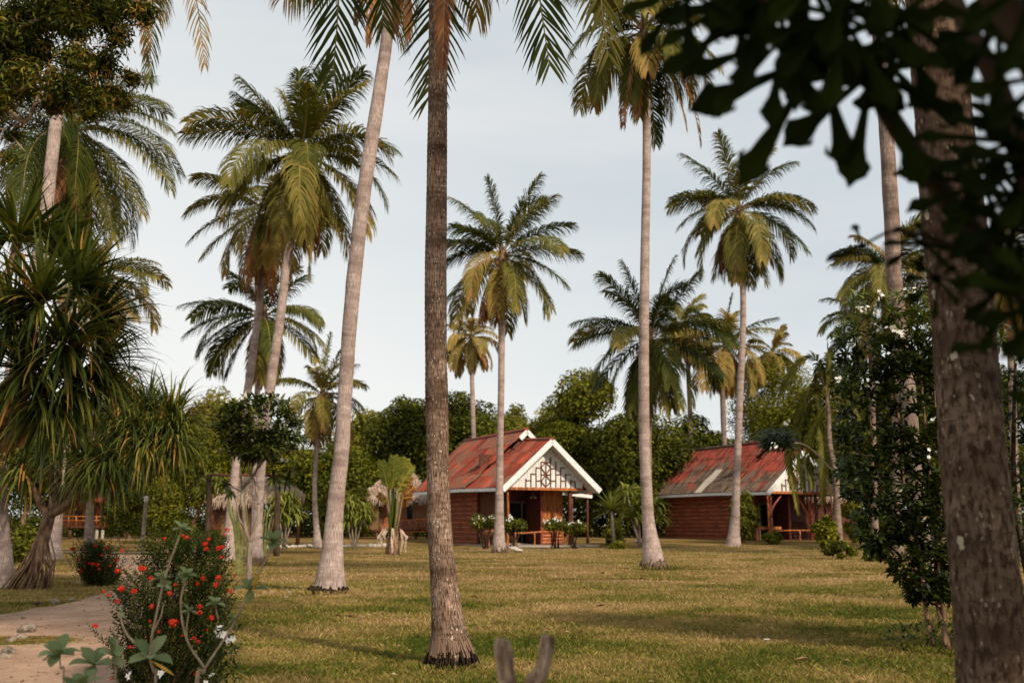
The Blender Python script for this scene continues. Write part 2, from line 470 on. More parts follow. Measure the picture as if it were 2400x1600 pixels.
def ribbon(name, pts, widths, mat, label, z=.012, wob=.12, sub=6):
    """path lying on the ground through ground points with half-widths in metres"""
    P3 = [Vector((p[0], p[1], 0)) for p in pts]
    pp, ww = smooth(P3, widths, sub)
    m = MB(); vs = []; nn = 6
    for i, p in enumerate(pp):
        T = (pp[min(i + 1, len(pp) - 1)] - pp[max(i - 1, 0)]).normalized(); S = Vector((T.y, -T.x, 0))
        for k in range(nn + 1):
            e = -1 + 2 * k / nn
            off = ww[i] * e
            if k in (0, nn): off *= 1 + wob * mnoise.noise(Vector((i * .9, k * 3.1, 2))) * 2
            q = p + S * off
            vs.append((q.x, q.y, gz(q.x, q.y) + z + (.0 if k not in (0, nn) else -.01)))
    fs = []
    for i in range(len(pp) - 1):
        for k in range(nn):
            a = i * (nn + 1) + k; fs.append((a, a + 1, a + nn + 2, a + nn + 1))
    m.add(vs, fs)
    return tag(m.build(name, mat), label, None, None, 'structure')

g = G
def gpts(l): return [tuple(G(x, y))[:2] for x, y in l]
ribbon('path', [(-2.3, 2.5), (-3.1, 5.6), *gpts([(40, 1520), (95, 1466), (190, 1432), (290, 1408), (350, 1378), (352, 1340), (325, 1312), (290, 1300)])], [.9, 1.0, 1.25, 1.3, .95, .8, .75, .8, 1.1, 1.4],
       M['sand'], 'sandy path running from the lower left corner behind the red flowered bush')
ribbon('path', gpts([(-80, 1292), (60, 1292), (180, 1292), (300, 1294), (420, 1291), (540, 1285), (640, 1280), (760, 1278), (900, 1277)]), [.9, .9, .8, 1.2, 1.0, .9, .9, .9, .8], M['sand'],
       'pale sandy path crossing in front of the thatched huts', .008)
ribbon('path', gpts([(60, 1268), (150, 1265), (230, 1262), (320, 1264), (420, 1262)]), [.8, .9, 1.3, .9, .7], M['sand'], 'farther pale path strip before the timber hut on stilts', .006)
ribbon('path', gpts([(1350, 1260), (1450, 1258), (1520, 1255)]), [1.4, 1.2, 1.0], M['sand'], 'pale path beyond the right end of the near red cottage', .006)
ribbon('soil_patch', gpts([(1075, 1288), (1140, 1289), (1230, 1288), (1320, 1287), (1370, 1284)]), [.5, .9, 1.0, .8, .4], M['soil'], 'bare reddish soil in front of the near red cottage', .008)

isl_ = G(15, 1503)
ribbon('soil_patch', [(isl_.x - 1.4, isl_.y), (isl_.x - .4, isl_.y), (isl_.x + .3, isl_.y + .05), (isl_.x + .75, isl_.y)], [.5, .62, .5, .2], M['lawn'], 'grassy islet with rocks between the sand patches at the left edge', .018)
def build_grass():
    r = np.random.default_rng(3); qb = QB()
    def blades(n, y0, y1, hmin, hmax, wid, expo=1.0):
        u = r.uniform(0, 1, n)
        y = np.sqrt(y0 ** 2 + u * (y1 ** 2 - y0 ** 2)) if expo == 1 else y0 + (y1 - y0) * u
        x = r.uniform(-.56, .56, n) * y
        keep = np.ones(n, bool)
        # not on the sand at the lower left
        cl = np.array([(-2.3, 2.5), (-3.1, 5.6), *gpts([(40, 1520), (95, 1466), (190, 1432), (290, 1408), (350, 1378), (352, 1340), (325, 1312), (290, 1300)])]); hw = [.9, 1.0, 1.25, 1.3, .95, .8, .75, .8, 1.1, 1.4]
        for i in range(len(cl) - 1):
            a, b2 = cl[i], cl[i + 1]; ab = b2 - a; t = np.clip(((x - a[0]) * ab[0] + (y - a[1]) * ab[1]) / (ab @ ab), 0, 1)
            dd = np.hypot(x - a[0] - t * ab[0], y - a[1] - t * ab[1]); keep &= dd > (hw[i] * (1 - t) + hw[i + 1] * t) + r.normal(-.03, .08, n)
        isl = np.array(G(15, 1503))[:2]; keep |= (((x - isl[0]) / 1.0) ** 2 + ((y - isl[1]) / .62) ** 2 < 1 + r.normal(0, .1, n)) & (x < isl[0] + .9)
        keep &= ~((y > 40) & (y < 55) & (x < -7))
        x = x[keep]; y = y[keep]; n = len(x)
        z = np.array([gz(a, b) for a, b in zip(x, y)]) - .02
        h = r.uniform(hmin, hmax, n) * r.uniform(.6, 1.2, n)
        a = r.uniform(0, 2 * np.pi, n); b = r.uniform(0, 2 * np.pi, n)
        base = np.stack([x, y, z], 1)
        side = np.stack([np.cos(a), np.sin(a), 0 * a], 1) * (wid * r.uniform(.6, 1.3, n))[:, None]
        lean = np.stack([np.cos(b), np.sin(b), 0 * b], 1) * (h * r.uniform(.3, 1.2, n))[:, None]
        up = np.stack([0 * h, 0 * h, h], 1)
        v = np.stack([base - side, base + side, base + up * .7 + lean * .4 + side * .6, base + up + lean], 1)
        qb.add(v.reshape(-1, 3), np.arange(n * 4).reshape(-1, 4), r.uniform(0, 1, n))
    blades(170000, 3.6, 12, .02, .05, .0028)
    blades(120000, 11, 24, .025, .055, .006)
    blades(70000, 22, 62, .03, .07, .016)
    def ring(c, rad, n, h):   # taller tufts left by the mower round the feet of the trunks
        a = r.uniform(0, 6.283, n); k = rad * r.uniform(.95, 1.55, n) ; x = c[0] + np.cos(a) * k; y = c[1] + np.sin(a) * k
        hh = h * r.uniform(.4, 1.2, n); base = np.stack([x, y, 0 * x - .01], 1); b = r.uniform(0, 6.283, n)
        side = np.stack([np.cos(b), np.sin(b), 0 * b], 1) * .003 * (c[1] / 10) ** .5; lean = np.stack([np.cos(a + r.normal(0, .6, n)), np.sin(a + r.normal(0, .6, n)), 0 * a], 1) * (hh * .7)[:, None]
        up = np.stack([0 * hh, 0 * hh, hh], 1)
        qb.add(np.stack([base - side, base + side, base + up * .7 + lean * .4 + side * .6, base + up + lean], 1).reshape(-1, 3), np.arange(n * 4).reshape(-1, 4), r.uniform(0, .7, n))
    ring(GD(1036, 9.8), .25, 700, .055); ring(GD(757, 20.1), .42, 600, .08); ring(GD(1501, 31), .48, 500, .09); ring(GD(2132, 18.2), .3, 300, .12); ring(GD(587, 34), .46, 400, .12); ring(GD(1684, 62), .5, 300, .15)
    ring(GD(2165, 10.9), .3, 700, .08); ring(GD(585, 20), .15, 200, .1)
    o = qb.build('grass', M['grassblade']); tag(o, 'short dry and green grass blades of the lawn', None, None, 'stuff')
build_grass()
def leaf_litter():
    r = np.random.default_rng(31); qb = QB(); n = 5200
    y = np.sqrt(r.uniform(3.6 ** 2, 34 ** 2, n)); x = r.uniform(-.54, .54, n) * y
    z = np.array([gz(a, b) for a, b in zip(x, y)]) + .022
    a = r.uniform(0, 6.283, n); d = np.stack([np.cos(a), np.sin(a), r.normal(0, .12, n)], 1); nor = nrm(np.stack([r.normal(0, .35, n), r.normal(0, .35, n), np.ones(n)], 1))
    L = r.uniform(.02, .07, n) * np.where(r.uniform(0, 1, n) < .03, 3.0, 1)
    leaf_quads(qb, np.stack([x, y, z], 1), d, nor, L, L * r.uniform(.2, .5, n), r.uniform(0, 1, n))
    m = leafmat('dry_litter', [(0, (.06, .03, .015)), (.5, (.20, .12, .06)), (1, (.45, .32, .18))], .1, .8, .1)
    tag(qb.build('leaf_litter', m), 'small dry brown leaves and twigs scattered over lawn and path', None, None, 'stuff')
leaf_litter()
# ------------------------------------------------------------------ coconut palms
def frond_mesh(path, Lmax, pairs=46, value=.3, mats=None, sag=.30, roll=0.0, alpha0=68, alpha1=30, width=.05, beta=12, ragged=.05, rad=.035,
               start=.14, seed=0, droopy=0.0, side_h=None, nseg=3):
    """one pinnate leaf along a 3-D path; returns a QB"""
    r = np.random.default_rng(seed)
    P_ = np.array([list(p) for p in path], float)
    seg = np.linalg.norm(np.diff(P_, axis=0), axis=1); cum = np.concatenate([[0], np.cumsum(seg)]); L = cum[-1]; cum /= L
    def at(s): return np.stack([np.interp(s, cum, P_[:, k]) for k in range(3)], -1)
    qb = QB()
    # rachis
    ns = 12; s = np.linspace(0, 1, ns); c = at(s); T = nrm(at(np.minimum(s + .03, 1)) - at(np.maximum(s - .03, 0)))
    if side_h is None:
        hv = P_[-1] - P_[0]; hv[2] = 0
        if np.linalg.norm(hv) < 1e-3: hv = np.array([1., 0, 0])
        hv = hv / np.linalg.norm(hv); side_h = np.array([hv[1], -hv[0], 0.])
    def frame(T, s):
        S = nrm(side_h - (T @ side_h)[:, None] * T); Nn = np.cross(S, T)
        ro = np.radians(roll) * s
        S2 = S * np.cos(ro)[:, None] + Nn * np.sin(ro)[:, None]
        return S2, np.cross(S2, T)
    S, Nn = frame(T, s)
    rr = (rad * (1 - s * .88))[:, None]
    ring = np.stack([c + S * rr * 1.5, c + Nn * rr, c - S * rr * 1.5, c - Nn * rr], 1).reshape(-1, 3)
    q = []
    for i in range(ns - 1):
        for k in range(4):
            q.append((i * 4 + k, i * 4 + (k + 1) % 4, i * 4 + 4 + (k + 1) % 4, i * 4 + 4 + k))
    qb.add(ring, q, value, 1)
    # leaflets
    t = np.linspace(start, .995, pairs)
    t = np.concatenate([t, t + .004]); sg = np.concatenate([np.ones(pairs), -np.ones(pairs)])
    t = np.clip(t + r.normal(0, .004, len(t)), 0, .998)
    keep = r.uniform(0, 1, len(t)) > ragged
    t = t[keep]; sg = sg[keep]; n = len(t)
    c = at(t); T = nrm(at(np.minimum(t + .03, 1)) - at(np.maximum(t - .03, 0)))
    S, Nn = frame(T, t)
    al = np.radians(alpha0 + (alpha1 - alpha0) * t ** 1.2 + r.normal(0, 4, n))
    be = np.radians(beta - 30 * t * droopy + r.normal(0, 7, n))
    d = T * np.cos(al)[:, None] + (S * (sg * np.cos(be))[:, None] + Nn * np.sin(be)[:, None]) * np.sin(al)[:, None]
    u = (t - start) / (1 - start)
    prof = np.clip(.42 + 1.35 * u - 1.6 * u ** 2 + .0 * u, .05, 1) * (1 - .45 * u ** 6)
    prof = np.interp(u, [0, .15, .35, .6, .8, .93, 1], [.45, .85, 1, .95, .8, .58, .36])
    ln = Lmax * prof * r.uniform(.88, 1.08, n)
    w0 = nrm(T - (np.sum(T * d, 1))[:, None] * d)
    pts = [c]; dd = d.copy(); cur = c
    sg_ = sag * r.uniform(.7, 1.4, n)
    for j in range(nseg):
        cur = cur + dd * (ln / nseg)[:, None]; pts.append(cur)
        dd = nrm(dd + np.array([0, 0, -1.]) * (sg_ * (1 + .5 * j))[:, None])
    ws = np.interp(np.linspace(0, 1, nseg + 1), [0, .3, .7, 1], [.7, 1, .75, .08])
    V = []
    for j, p in enumerate(pts):
        V.append(p - w0 * (width * ws[j] / 2)); V.append(p + w0 * (width * ws[j] / 2))
    V = np.stack(V, 1)  # n, 2(nseg+1), 3
    base = np.arange(n)[:, None] * (2 * (nseg + 1))
    Q = np.concatenate([np.stack([base[:, 0] + 2 * j, base[:, 0] + 2 * j + 1, base[:, 0] + 2 * j + 3, base[:, 0] + 2 * j + 2], 1) for j in range(nseg)])
    val = np.clip(value + r.normal(0, .05, n) + .1 * (u > .9), 0, 1)
    qb.add(V.reshape(-1, 3), Q, np.tile(val, nseg), 0)
    return qb

def arc_path(o, az, pitch0, L, droop, n=14, curl=0.0, pw=1.25):
    """path leaving o at azimuth/pitch (degrees), bending down by droop degrees"""
    p = Vector(o); pts = [p.copy()]
    for i in range(n):
        s = (i + .5) / n
        pi = max(pitch0 - droop * s ** pw, -89)
        a = az + curl * s
        p = p + Vector((math.cos(R(a)) * math.cos(R(pi)), math.sin(R(a)) * math.cos(R(pi)), math.sin(R(pi)))) * (L / n)
        pts.append(p.copy())
    return pts

def add_frond(root, path, Lm, value, far=0, seed=0, **kw):
    pairs = kw.pop('pairs', [96, 92, 66][far]); width = kw.pop('width', [.030, .045 * max(1, path[0][1] / 42), .062 * max(1, path[0][1] / 62)][far])
    qb = frond_mesh(path, Lm, pairs=pairs, value=value, seed=seed, width=width, **kw)
    dead = value > .8
    return qb.build('frond', [M['frond'], M['rachis_dry'] if dead else M['rachis']], root)

def trunk(root, pts, d, mat, n=12, sub=8, wob=.05, rings=0.0, d_top=None, name='trunk'):
    """pts: (x, y, width) in 2352-wide pixels, base first"""
    y0 = pts[0][1]; y1 = pts[-1][1]
    v = []; rad = []
    for x, y, w in pts:
        dd = d if d_top is None else d + (d_top - d) * (y0 - y) / (y0 - y1)
        v.append(P(x, y, dd)); rad.append(w / 2 * mpp(y, dd))
    v[0].z = gz(v[0].x, v[0].y) - .08
    pp, rr = smooth(v, rad, sub)
    if rings:
        # resample every ring step and modulate the radius: the scars of fallen fronds
        cum = [0]
        for i in range(1, len(pp)): cum.append(cum[-1] + (pp[i] - pp[i - 1]).length)
        tot = cum[-1]; m = int(tot / (rings / 3))
        np_, nr_ = [], []
        X = np.linspace(0, tot, m); cx = [np.interp(X, cum, [q[k] for q in pp]) for k in range(3)]; cr = np.interp(X, cum, rr)
        for i in range(m):
            ph = (X[i] / rings + .35 * mnoise.noise(Vector((0, 0, X[i] * 3)))) % 1
            np_.append(Vector((cx[0][i], cx[1][i], cx[2][i]))); nr_.append(cr[i] * (1 + .035 * (ph - .5) + .02 * mnoise.noise(Vector((3, 0, X[i] * 1.7)))))
        pp, rr = np_, nr_
    mb = MB(); mb.tube(pp, rr, n, wob=wob)
    return mb.build(name, mat, root, True)

def root_mass(root, x, d, rad, h=.35, mat='root', seed=0, name='root_mass'):
    """collar of exposed roots round the foot of a trunk"""
    r = random.Random(seed); c = GD(x, d); m = MB()
    for i in range(int(60)):
        a = r.uniform(0, 2 * math.pi); k = r.uniform(.82, 1.05); hh = h * r.uniform(.5, 1.15)
        dv = Vector((math.cos(a), math.sin(a), 0))
        p0 = c + dv * rad * k * .9 + Vector((0, 0, hh)); p1 = c + dv * rad * (k + .1) + Vector((0, 0, hh * .5)); p2 = c + dv * rad * (k + r.uniform(.12, .35)) + Vector((0, 0, -.05))
        m.tube([p0, p1, p2], [rad * .05, rad * .07, rad * .05], 5, r=r.random())
    m.tube([c + Vector((0, 0, -.05)), c + Vector((0, 0, h * .5)), c + Vector((0, 0, h * .95))], [rad * 1.08, rad * .98, rad * .80], 14, wob=.2)
    return m.build(name, M[mat], root, True)

def crown(root, c, L, n=24, far=1, seed=0, dead=2, nuts=6, spread=1.0, hi=82, lo=-64, valb=.22, skip=None, Lm=None, sagk=1.0, tilt=0):
    r = random.Random(seed)
    Lm = Lm or L * .29
    for i in range(n):
        f = i / (n - 1)
        az = i * 137.5 + r.uniform(-18, 18)
        pitch = hi + (lo - hi) * f ** .78 + r.uniform(-9, 9)
        droop = 48 + 50 * (1 - abs(2 * f - .9)) + r.uniform(-12, 18)
        ll = L * (.80 + .22 * math.sin(math.pi * min(1, f * 1.15))) * r.uniform(.88, 1.1)
        val = valb + .06 + .24 * r.random() + .2 * f ** 2
        if r.random() < .15: val += .18
        o = Vector(c) + Vector((math.cos(R(az)), math.sin(R(az)), 0)) * .10 * L / 4 + Vector((0, 0, -.35 * f * L / 4))
        add_frond(root, arc_path(o, az, pitch, ll, droop, curl=r.uniform(-25, 25)), Lm * r.uniform(.9, 1.1), min(val, .66), far, seed * 100 + i,
                  sag=(.42 + .5 * f) * sagk, roll=r.uniform(-60, 60), beta=18 - 22 * f, ragged=.04 + .10 * f)
    for i in range(dead):
        az = r.uniform(0, 360) if i > 1 else (200 + 120 * i + r.uniform(-25, 25))
        add_frond(root, arc_path(Vector(c) + Vector((0, 0, -.4 * L / 4)), az, r.uniform(-35, -60), L * r.uniform(.6, .85), 40), Lm * .7, r.uniform(.84, .98), far, seed * 100 + 60 + i,
                  sag=.9, ragged=.3, beta=-20)
    # fibrous heart with flower stalks and nuts
    m = MB(); c = Vector(c)
    m.tube([c + Vector((0, 0, -.75 * L / 4)), c + Vector((0, 0, -.3 * L / 4)), c + Vector((0, 0, .25 * L / 4)), c + Vector((0, 0, .6 * L / 4))], [.10 * L / 4 * 1.3, .20 * L / 4, .13 * L / 4, .03], 8, wob=.4)
    for i in range(14):
        a = r.uniform(0, 360); e = arc_path(c + Vector((0, 0, r.uniform(-.4, .1) * L / 4)), a, r.uniform(10, 60), r.uniform(.4, .9) * L / 4, r.uniform(20, 110), 5)
        m.tube(e, [.03, .028, .024, .02, .015, .008], 4)
    m.build('crown_heart', M['rachis_dry'], root, True)
    for i in range(nuts):
        a = r.uniform(0, 2 * math.pi); p = c + Vector((math.cos(a) * .24, math.sin(a) * .24, -.38 - r.uniform(0, .18))) * (L / 4)
        mm = MB(); k = .13 * L / 4
        mm.tube([p + Vector((0, 0, -k)), p + Vector((0, 0, -k * .7)), p, p + Vector((0, 0, k * .8)), p + Vector((0, 0, k * 1.05))], [.02, k * .65, k * .85, k * .55, .02], 8)
        mm.build('coconut', M['nut'], root, True)

def palm(label, pts, d, c, Lpx, mat='trunk_pale', n=24, far=1, seed=0, dead=2, nuts=5, extra=(), rootr=None, group='coconut palms', **kw):
    """pts/c in 2352-wide pixels; extra: explicit fronds (side, pitch, length factor, droop, value, depth lean)"""
    x0, y0 = pts[0][0], pts[0][1]
    b = P(x0, y0, d); b.z = gz(b.x, b.y)
    root = thing('coconut_palm', label, 'palm tree', b, 0, group)
    trunk(root, pts, d, M[mat], n=14 if far == 0 else 10, sub=10 if far == 0 else 6)
    cc = P(c[0], c[1], d); L = Lpx * mpp(c[1], d)
    crown(root, cc, L, n, far, seed, dead, nuts, **kw)
    r = random.Random(seed + 5)
    for i, e in enumerate(extra):
        side, pitch, lf, dr, val = e[:5]; lean = e[5] if len(e) > 5 else -20
        az = lean if side > 0 else 180 - lean
        add_frond(root, arc_path(cc, az, pitch, L * lf, dr), L * (.28 if val < .8 else .16), val if val > .8 else min(val, .60), far, seed * 100 + 80 + i, sag=.5 if val < .8 else .9,
                  roll=r.uniform(-30, 30), ragged=.05 if val < .8 else .3)
    if rootr: root_mass(root, x0, d, rootr * .92, .26)
    return root

# --- the near palm in the centre: trunk, foot skirt, and its hanging leaves from a crown above the frame
def centre_palm():
    d = 9.8
    pts = [(1036, 1512, 104), (1034, 1490, 98), (1033, 1465, 88), (1029, 1430, 78), (1025, 1385, 69), (1019, 1330, 61.5), (1013, 1260, 57), (1009, 1180, 54), (1006, 1080, 52), (1004, 980, 52), (1002, 860, 51), (1001, 740, 50), (1001, 620, 50),
           (1002, 500, 48.5), (1004, 380, 46), (1005, 260, 45), (1006, 130, 44), (1007, 0, 43), (1008, -200, 41), (1010, -430, 38)]
    b = GD(1036, d)
    root = thing('coconut_palm', 'tall dark brown palm trunk nearest the middle, with charred skirt of roots at its foot', 'palm tree', b, 0, 'coconut palms')
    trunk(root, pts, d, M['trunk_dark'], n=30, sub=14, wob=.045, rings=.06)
    # skirt of bark strips over a black root mass
    r = random.Random(4); c = P(1036, 1500, d); c.z = 0
    k = mpp(1480, d)
    m = MB()
    for i in range(64):
        a = 2 * math.pi * i / 64 + r.uniform(-.03, .03); dv = Vector((math.cos(a), math.sin(a), 0)); t = Vector((-math.sin(a), math.cos(a), 0))
        z1 = .22 + r.uniform(-.015, .04); z0 = .10 + r.uniform(-.035, .045)
        top = P(1033, 1460, d) ; top.z = 0
        a1 = top + dv * 43 * k + Vector((0, 0, z1)); a0 = c + dv * (51 + r.uniform(0, 7)) * k + Vector((0, 0, z0))
        m.bar(a0, a1, .014 + r.uniform(0, .008), .012, r=r.random(), up=dv)
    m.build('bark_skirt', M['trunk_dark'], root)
    m = MB()
    for i in range(150):
        a = r.uniform(0, 2 * math.pi); dv = Vector((math.cos(a), math.sin(a), 0))
        hh = r.uniform(.03, .16); q = c + dv * (40 + r.uniform(0, 14)) * k
        q2 = c + dv * (50 + r.uniform(0, 22)) * k
        m.tube([q + Vector((0, 0, hh)), (q + q2) / 2 + Vector((0, 0, hh * .6)), q2 + Vector((0, 0, -.02))], [.007, .009, .005], 4, r=r.random())
    m.tube([c + Vector((0, 0, -.02)), c + Vector((0, 0, .08)), c + Vector((0, 0, .17))], [54 * k, 51 * k, 46 * k], 24, wob=.25)
    m.build('root_mass', M['root_black'], root, True)
    cc = P(1010, -430, d)
    crown(root, cc, 3.6, 15, 0, 11, 0, 6, hi=80, lo=12, Lm=.95)
    def hang(cp, val, **kw):
        pp, _ = smooth([P(x, y, dd) for x, y, dd in cp], [0] * len(cp), 8)
        add_frond(root, pp, kw.pop('Lm', .80), val, 0, int(cp[-1][0]), side_h=np.array([1., .1, 0]), alpha0=58, alpha1=26, beta=kw.pop('beta', -6), start=.2, pairs=70, rad=.022, sag=.10,
                  width=.028, ragged=.03, **kw)
    hang([(1010, -430, 9.8), (880, -600, 9.4), (795, -320, 9.2), (778, 0, 9.2), (765, 172, 9.25)], .12)
    hang([(1010, -430, 9.8), (985, -560, 10.3), (1002, -250, 10.6), (1002, 0, 10.5), (984, 242, 10.4)], .13)
    hang([(1010, -430, 9.8), (1120, -620, 9.5), (1200, -320, 9.3), (1236, -30, 9.3), (1262, 150, 9.3)], .14)
    hang([(1010, -430, 9.8), (1230, -660, 9.9), (1355, -330, 9.9), (1378, -20, 10), (1396, 132, 10)], .42)
    hang([(1010, -430, 9.8), (900, -560, 10.6), (862, -330, 10.9), (868, -100, 10.9), (880, 62, 10.9)], .16)
    hang([(1010, -430, 9.6), (1030, -420, 9.45), (1026, -200, 9.42), (1020, 20, 9.45), (1016, 148, 9.5)], .93, Lm=.28, beta=-30)
    # old flower sheath fibres clinging to the trunk
    m = MB()
    for i in range(26):
        x = 1012 + r.uniform(-14, 16); e = r.uniform(70, 150)
        m.tube([P(x, -60, 9.55), P(x + r.uniform(-5, 5), e * .5, 9.56), P(x + r.uniform(-8, 8), e, 9.57)], [.007, .006, .003], 4)
    m.build('dry_fibre', M['rachis_dry'], root)
centre_palm()

# --- the pale leaning palm left of it
def leaning_palm():
    d = 20.1
    pts = [(757, 1352, 80), (759, 1330, 70), (762, 1290, 56), (765, 1245, 47), (769, 1180, 40), (776, 1110, 37), (784, 1040, 35), (789, 960, 34), (794, 880, 33), (800, 790, 33), (808, 690, 34), (818, 590, 34), (831, 480, 33), (846, 370, 32),
           (862, 270, 31), (874, 190, 30), (886, 110, 28), (894, 30, 27), (900, -80, 25), (905, -190, 24)]
    b = GD(757, d)
    root = thing('coconut_palm', 'pale palm trunk leaning right, second from the centre, dead fronds at its top', 'palm tree', b, 0, 'coconut palms')
    trunk(root, pts, d, M['trunk_pale'], n=20, sub=12, wob=.06, rings=.12)
    root_mass(root, 757, d, .36, .13, 'root_black', 3)
    cc = P(905, -200, d)
    crown(root, cc, 4.6, 20, 0, 21, 0, 6, hi=82, lo=15)
    for i, (cp, v) in enumerate([([(905, -200), (880, -190), (862, -60), (850, 40), (846, 98)], .88), ([(905, -200), (915, -180), (925, -60), (936, 30), (938, 88)], .86), ([(905, -200), (900, -180), (905, -70), (912, 10), (908, 72)], .9),
                                 ([(905, -200), (860, -200), (838, -90), (826, 0), (818, 50)], .93)]):
        pp, _ = smooth([P(x, y, d - .5 + .2 * i) for x, y in cp], [0] * len(cp), 6)
        add_frond(root, pp, .45, v, 0, 500 + i, side_h=np.array([1., .1, 0]), alpha0=35, alpha1=18, beta=-5, sag=.8, ragged=.2, rad=.02)
leaning_palm()

# --- palm A: full crown above two crossing trunks on the left
palm('leaning palm with full crown left of centre, right trunk of the crossing pair',
     [(587, 1292, 46), (589, 1255, 30), (592, 1200, 22), (598, 1100, 21), (606, 1000, 22), (617, 920, 22), (629, 830, 22), (641, 750, 21), (650, 680, 20), (657, 615, 19), (668, 550, 19), (678, 480, 20), (688, 400, 22), (692, 352, 18)], 34, (692, 350), 265, seed=31, n=22, far=1, dead=5, nuts=6,
     rootr=.42, hi=70, lo=-62, extra=[(1, 98, .72, 6, .16, 60), (1, 76, .78, 8, .14), (-1, 74, .55, 10, .5), (1, 58, .88, 22, .25), (-1, 52, .80, 10, .3), (-1, 42, .72, 8, .08), (-1, 22, 1.0, 45, .28), (-1, 8, .72, 95, .4, -60), (1, 20, .95, 60, .2), (1, 0, 1.0, 45, .4),
                                     (1, -28, .95, 40, .5), (-1, -25, .9, 40, .25), (1, 15, .6, 105, .34, -70), (1, -50, .85, 30, .45), (-1, -60, .8, 20, .12)])
# --- palm B: behind, with rusty dead fronds
palm('palm with rusty dead fronds hanging below its crown, left trunk of the crossing pair',
     [(524, 1276, 40), (527, 1235, 26), (533, 1160, 22), (541, 1080, 19), (553, 1000, 19), (565, 920, 18), (576, 850, 18), (588, 760, 16), (598, 680, 16), (606, 610, 16), (612, 540, 16), (616, 500, 14)], 39, (616, 478), 190, seed=32, n=18, far=1, dead=0, nuts=4, valb=.3, hi=70,
     extra=[(-1, 20, .95, 60, .35), (-1, 38, .95, 45, .45), (-1, -10, 1.05, 45, .4), (-1, -30, 1.0, 30, .5), (1, -30, .9, 40, .5), (-1, -62, .95, 18, .90, -60), (1, -70, 1.15, 14, .88, -60), (1, -75, 1.2, 10, .87, -50), (-1, -72, 1.1, 12, .86, -55), (1, -78, .85, 8, .95, -70), (-1, -74, .7, 10, .88), (1, -64, .9, 18, .86), (-1, -82, 1.15, 5, .92, -50)])
# --- palm C: dark, lower
palm('dark crowned palm low behind the crossing pair of trunks', [(585, 1262, 26), (586, 1200, 17), (588, 1050, 14), (590, 930, 13), (596, 820, 13), (602, 730, 12)], 48, (606, 722), 185, seed=33, n=16, far=1, dead=0, nuts=3, valb=.06, hi=84, lo=-55,
     extra=[(-1, 20, 1.0, 40, .08), (-1, 0, 1.0, 45, .1), (-1, -14, .95, 50, .05), (-1, -32, 1.0, 45, .06), (-1, -52, .9, 25, .08), (1, 12, .8, 50, .3), (1, -8, 1.0, 45, .5), (1, -26, 1.0, 30, .48), (-1, 62, .65, 30, .05), (1, 48, .75, 25, .06), (-1, -75, .8, 10, .4, -60)])
# --- palm D: short one in front of the far trees
palm('short bushy palm between the thatched hut and the leaning trunk', [(731, 1246, 26), (727, 1215, 14), (723, 1150, 11), (724, 1080, 10), (729, 1010, 11), (734, 960, 11), (739, 925, 10)], 60, (740, 905), 128, seed=34, n=20, far=2, dead=1, nuts=3, valb=.22, lo=-65,
     extra=[(-1, -50, 1.1, 38, .5), (-1, -66, 1.15, 20, .55), (1, 70, .9, 12, .3), (1, 50, .85, 30, .3), (1, 5, .9, 55, .45), (-1, 40, .9, 60, .5), (1, 85, 1.1, 5, .35)])
# --- left edge palms
def left_edge():
    d = 22.0
    pts = [(5, 1318, 62), (6, 1285, 44), (0, 1180, 34), (-2, 1080, 31), (6, 1000, 30), (20, 900, 29), (42, 780, 29), (66, 680, 29), (88, 590, 29), (103, 520, 29), (113, 420, 28), (123, 330, 27), (134, 250, 26), (160, 150, 24), (190, 60, 22), (215, -60, 20), (228, -160, 18)]
    b = GD(5, d)
    root = thing('coconut_palm', 'pale leaning palm trunk at the far left edge, running up into the small leaved tree', 'palm tree', b, 0, 'coconut palms')
    trunk(root, pts, d, M['trunk_pale'], n=18, sub=10, wob=.05, rings=.12)
    cc = P(230, -170, d)
    crown(root, cc, 4.4, 14, 0, 41, 0, 4, hi=84, lo=20)
    for cp, v, lm, a in [([(230, -170), (300, -230), (338, -110), (348, 40), (342, 192)], .15, .8, 40), ([(230, -170), (235, -200), (305, -120), (330, 30), (338, 150)], .9, .5, 30), ([(230, -170), (330, -300), (405, -180), (448, -20), (470, 146)], .72, .85, 46),
                      ([(230, -170), (120, -260), (60, -160), (30, -60), (20, 40)], .3, .9, 46)]:
        pp, _ = smooth([P(x, y, d - .4) for x, y in cp], [0] * 5, 6)
        add_frond(root, pp, lm, v, 0, int(cp[-1][0]), side_h=np.array([1., .1, 0]), alpha0=a + 12, alpha1=20, beta=-8, sag=.35, rad=.025, pairs=56)
left_edge()
palm('palm with large drooping crown and green coconuts at the upper left',
     [(113, 1272, 62), (118, 1240, 44), (126, 1180, 34), (136, 1100, 25), (150, 950, 22), (172, 750, 20), (192, 600, 20), (196, 480, 20), (180, 380, 20), (168, 312, 18)], 40, (166, 292), 290, seed=42, n=36, far=1, dead=4, nuts=9, valb=.06, hi=72, lo=-78,
     extra=[(1, 32, .92, 62, .35), (1, 18, 1.0, 62, .3), (1, 8, 1.05, 60, .35), (1, -8, 1.05, 48, .45), (1, -30, 1.1, 38, .42), (1, -52, 1.1, 25, .40), (-1, -70, 1.0, 10, .5, -65), (-1, 20, 1.0, 50, .2), (-1, 0, 1.0, 50, .12), (-1, -30, 1.0, 30, .1), (1, -74, 1.05, 8, .2, -50)])
palm('palm with pale green crown half hidden beside the pandanus', [(205, 1258, 24), (208, 1100, 15), (215, 900, 14), (226, 750, 13), (233, 640, 13)], 52, (234, 626), 165, seed=43, n=18, far=2, dead=1, nuts=3, valb=.36, mat='trunk_mid',
     extra=[(1, 22, .95, 42, .4), (1, 8, .95, 40, .45), (1, -15, .9, 40, .55), (1, -38, .95, 22, .6)])
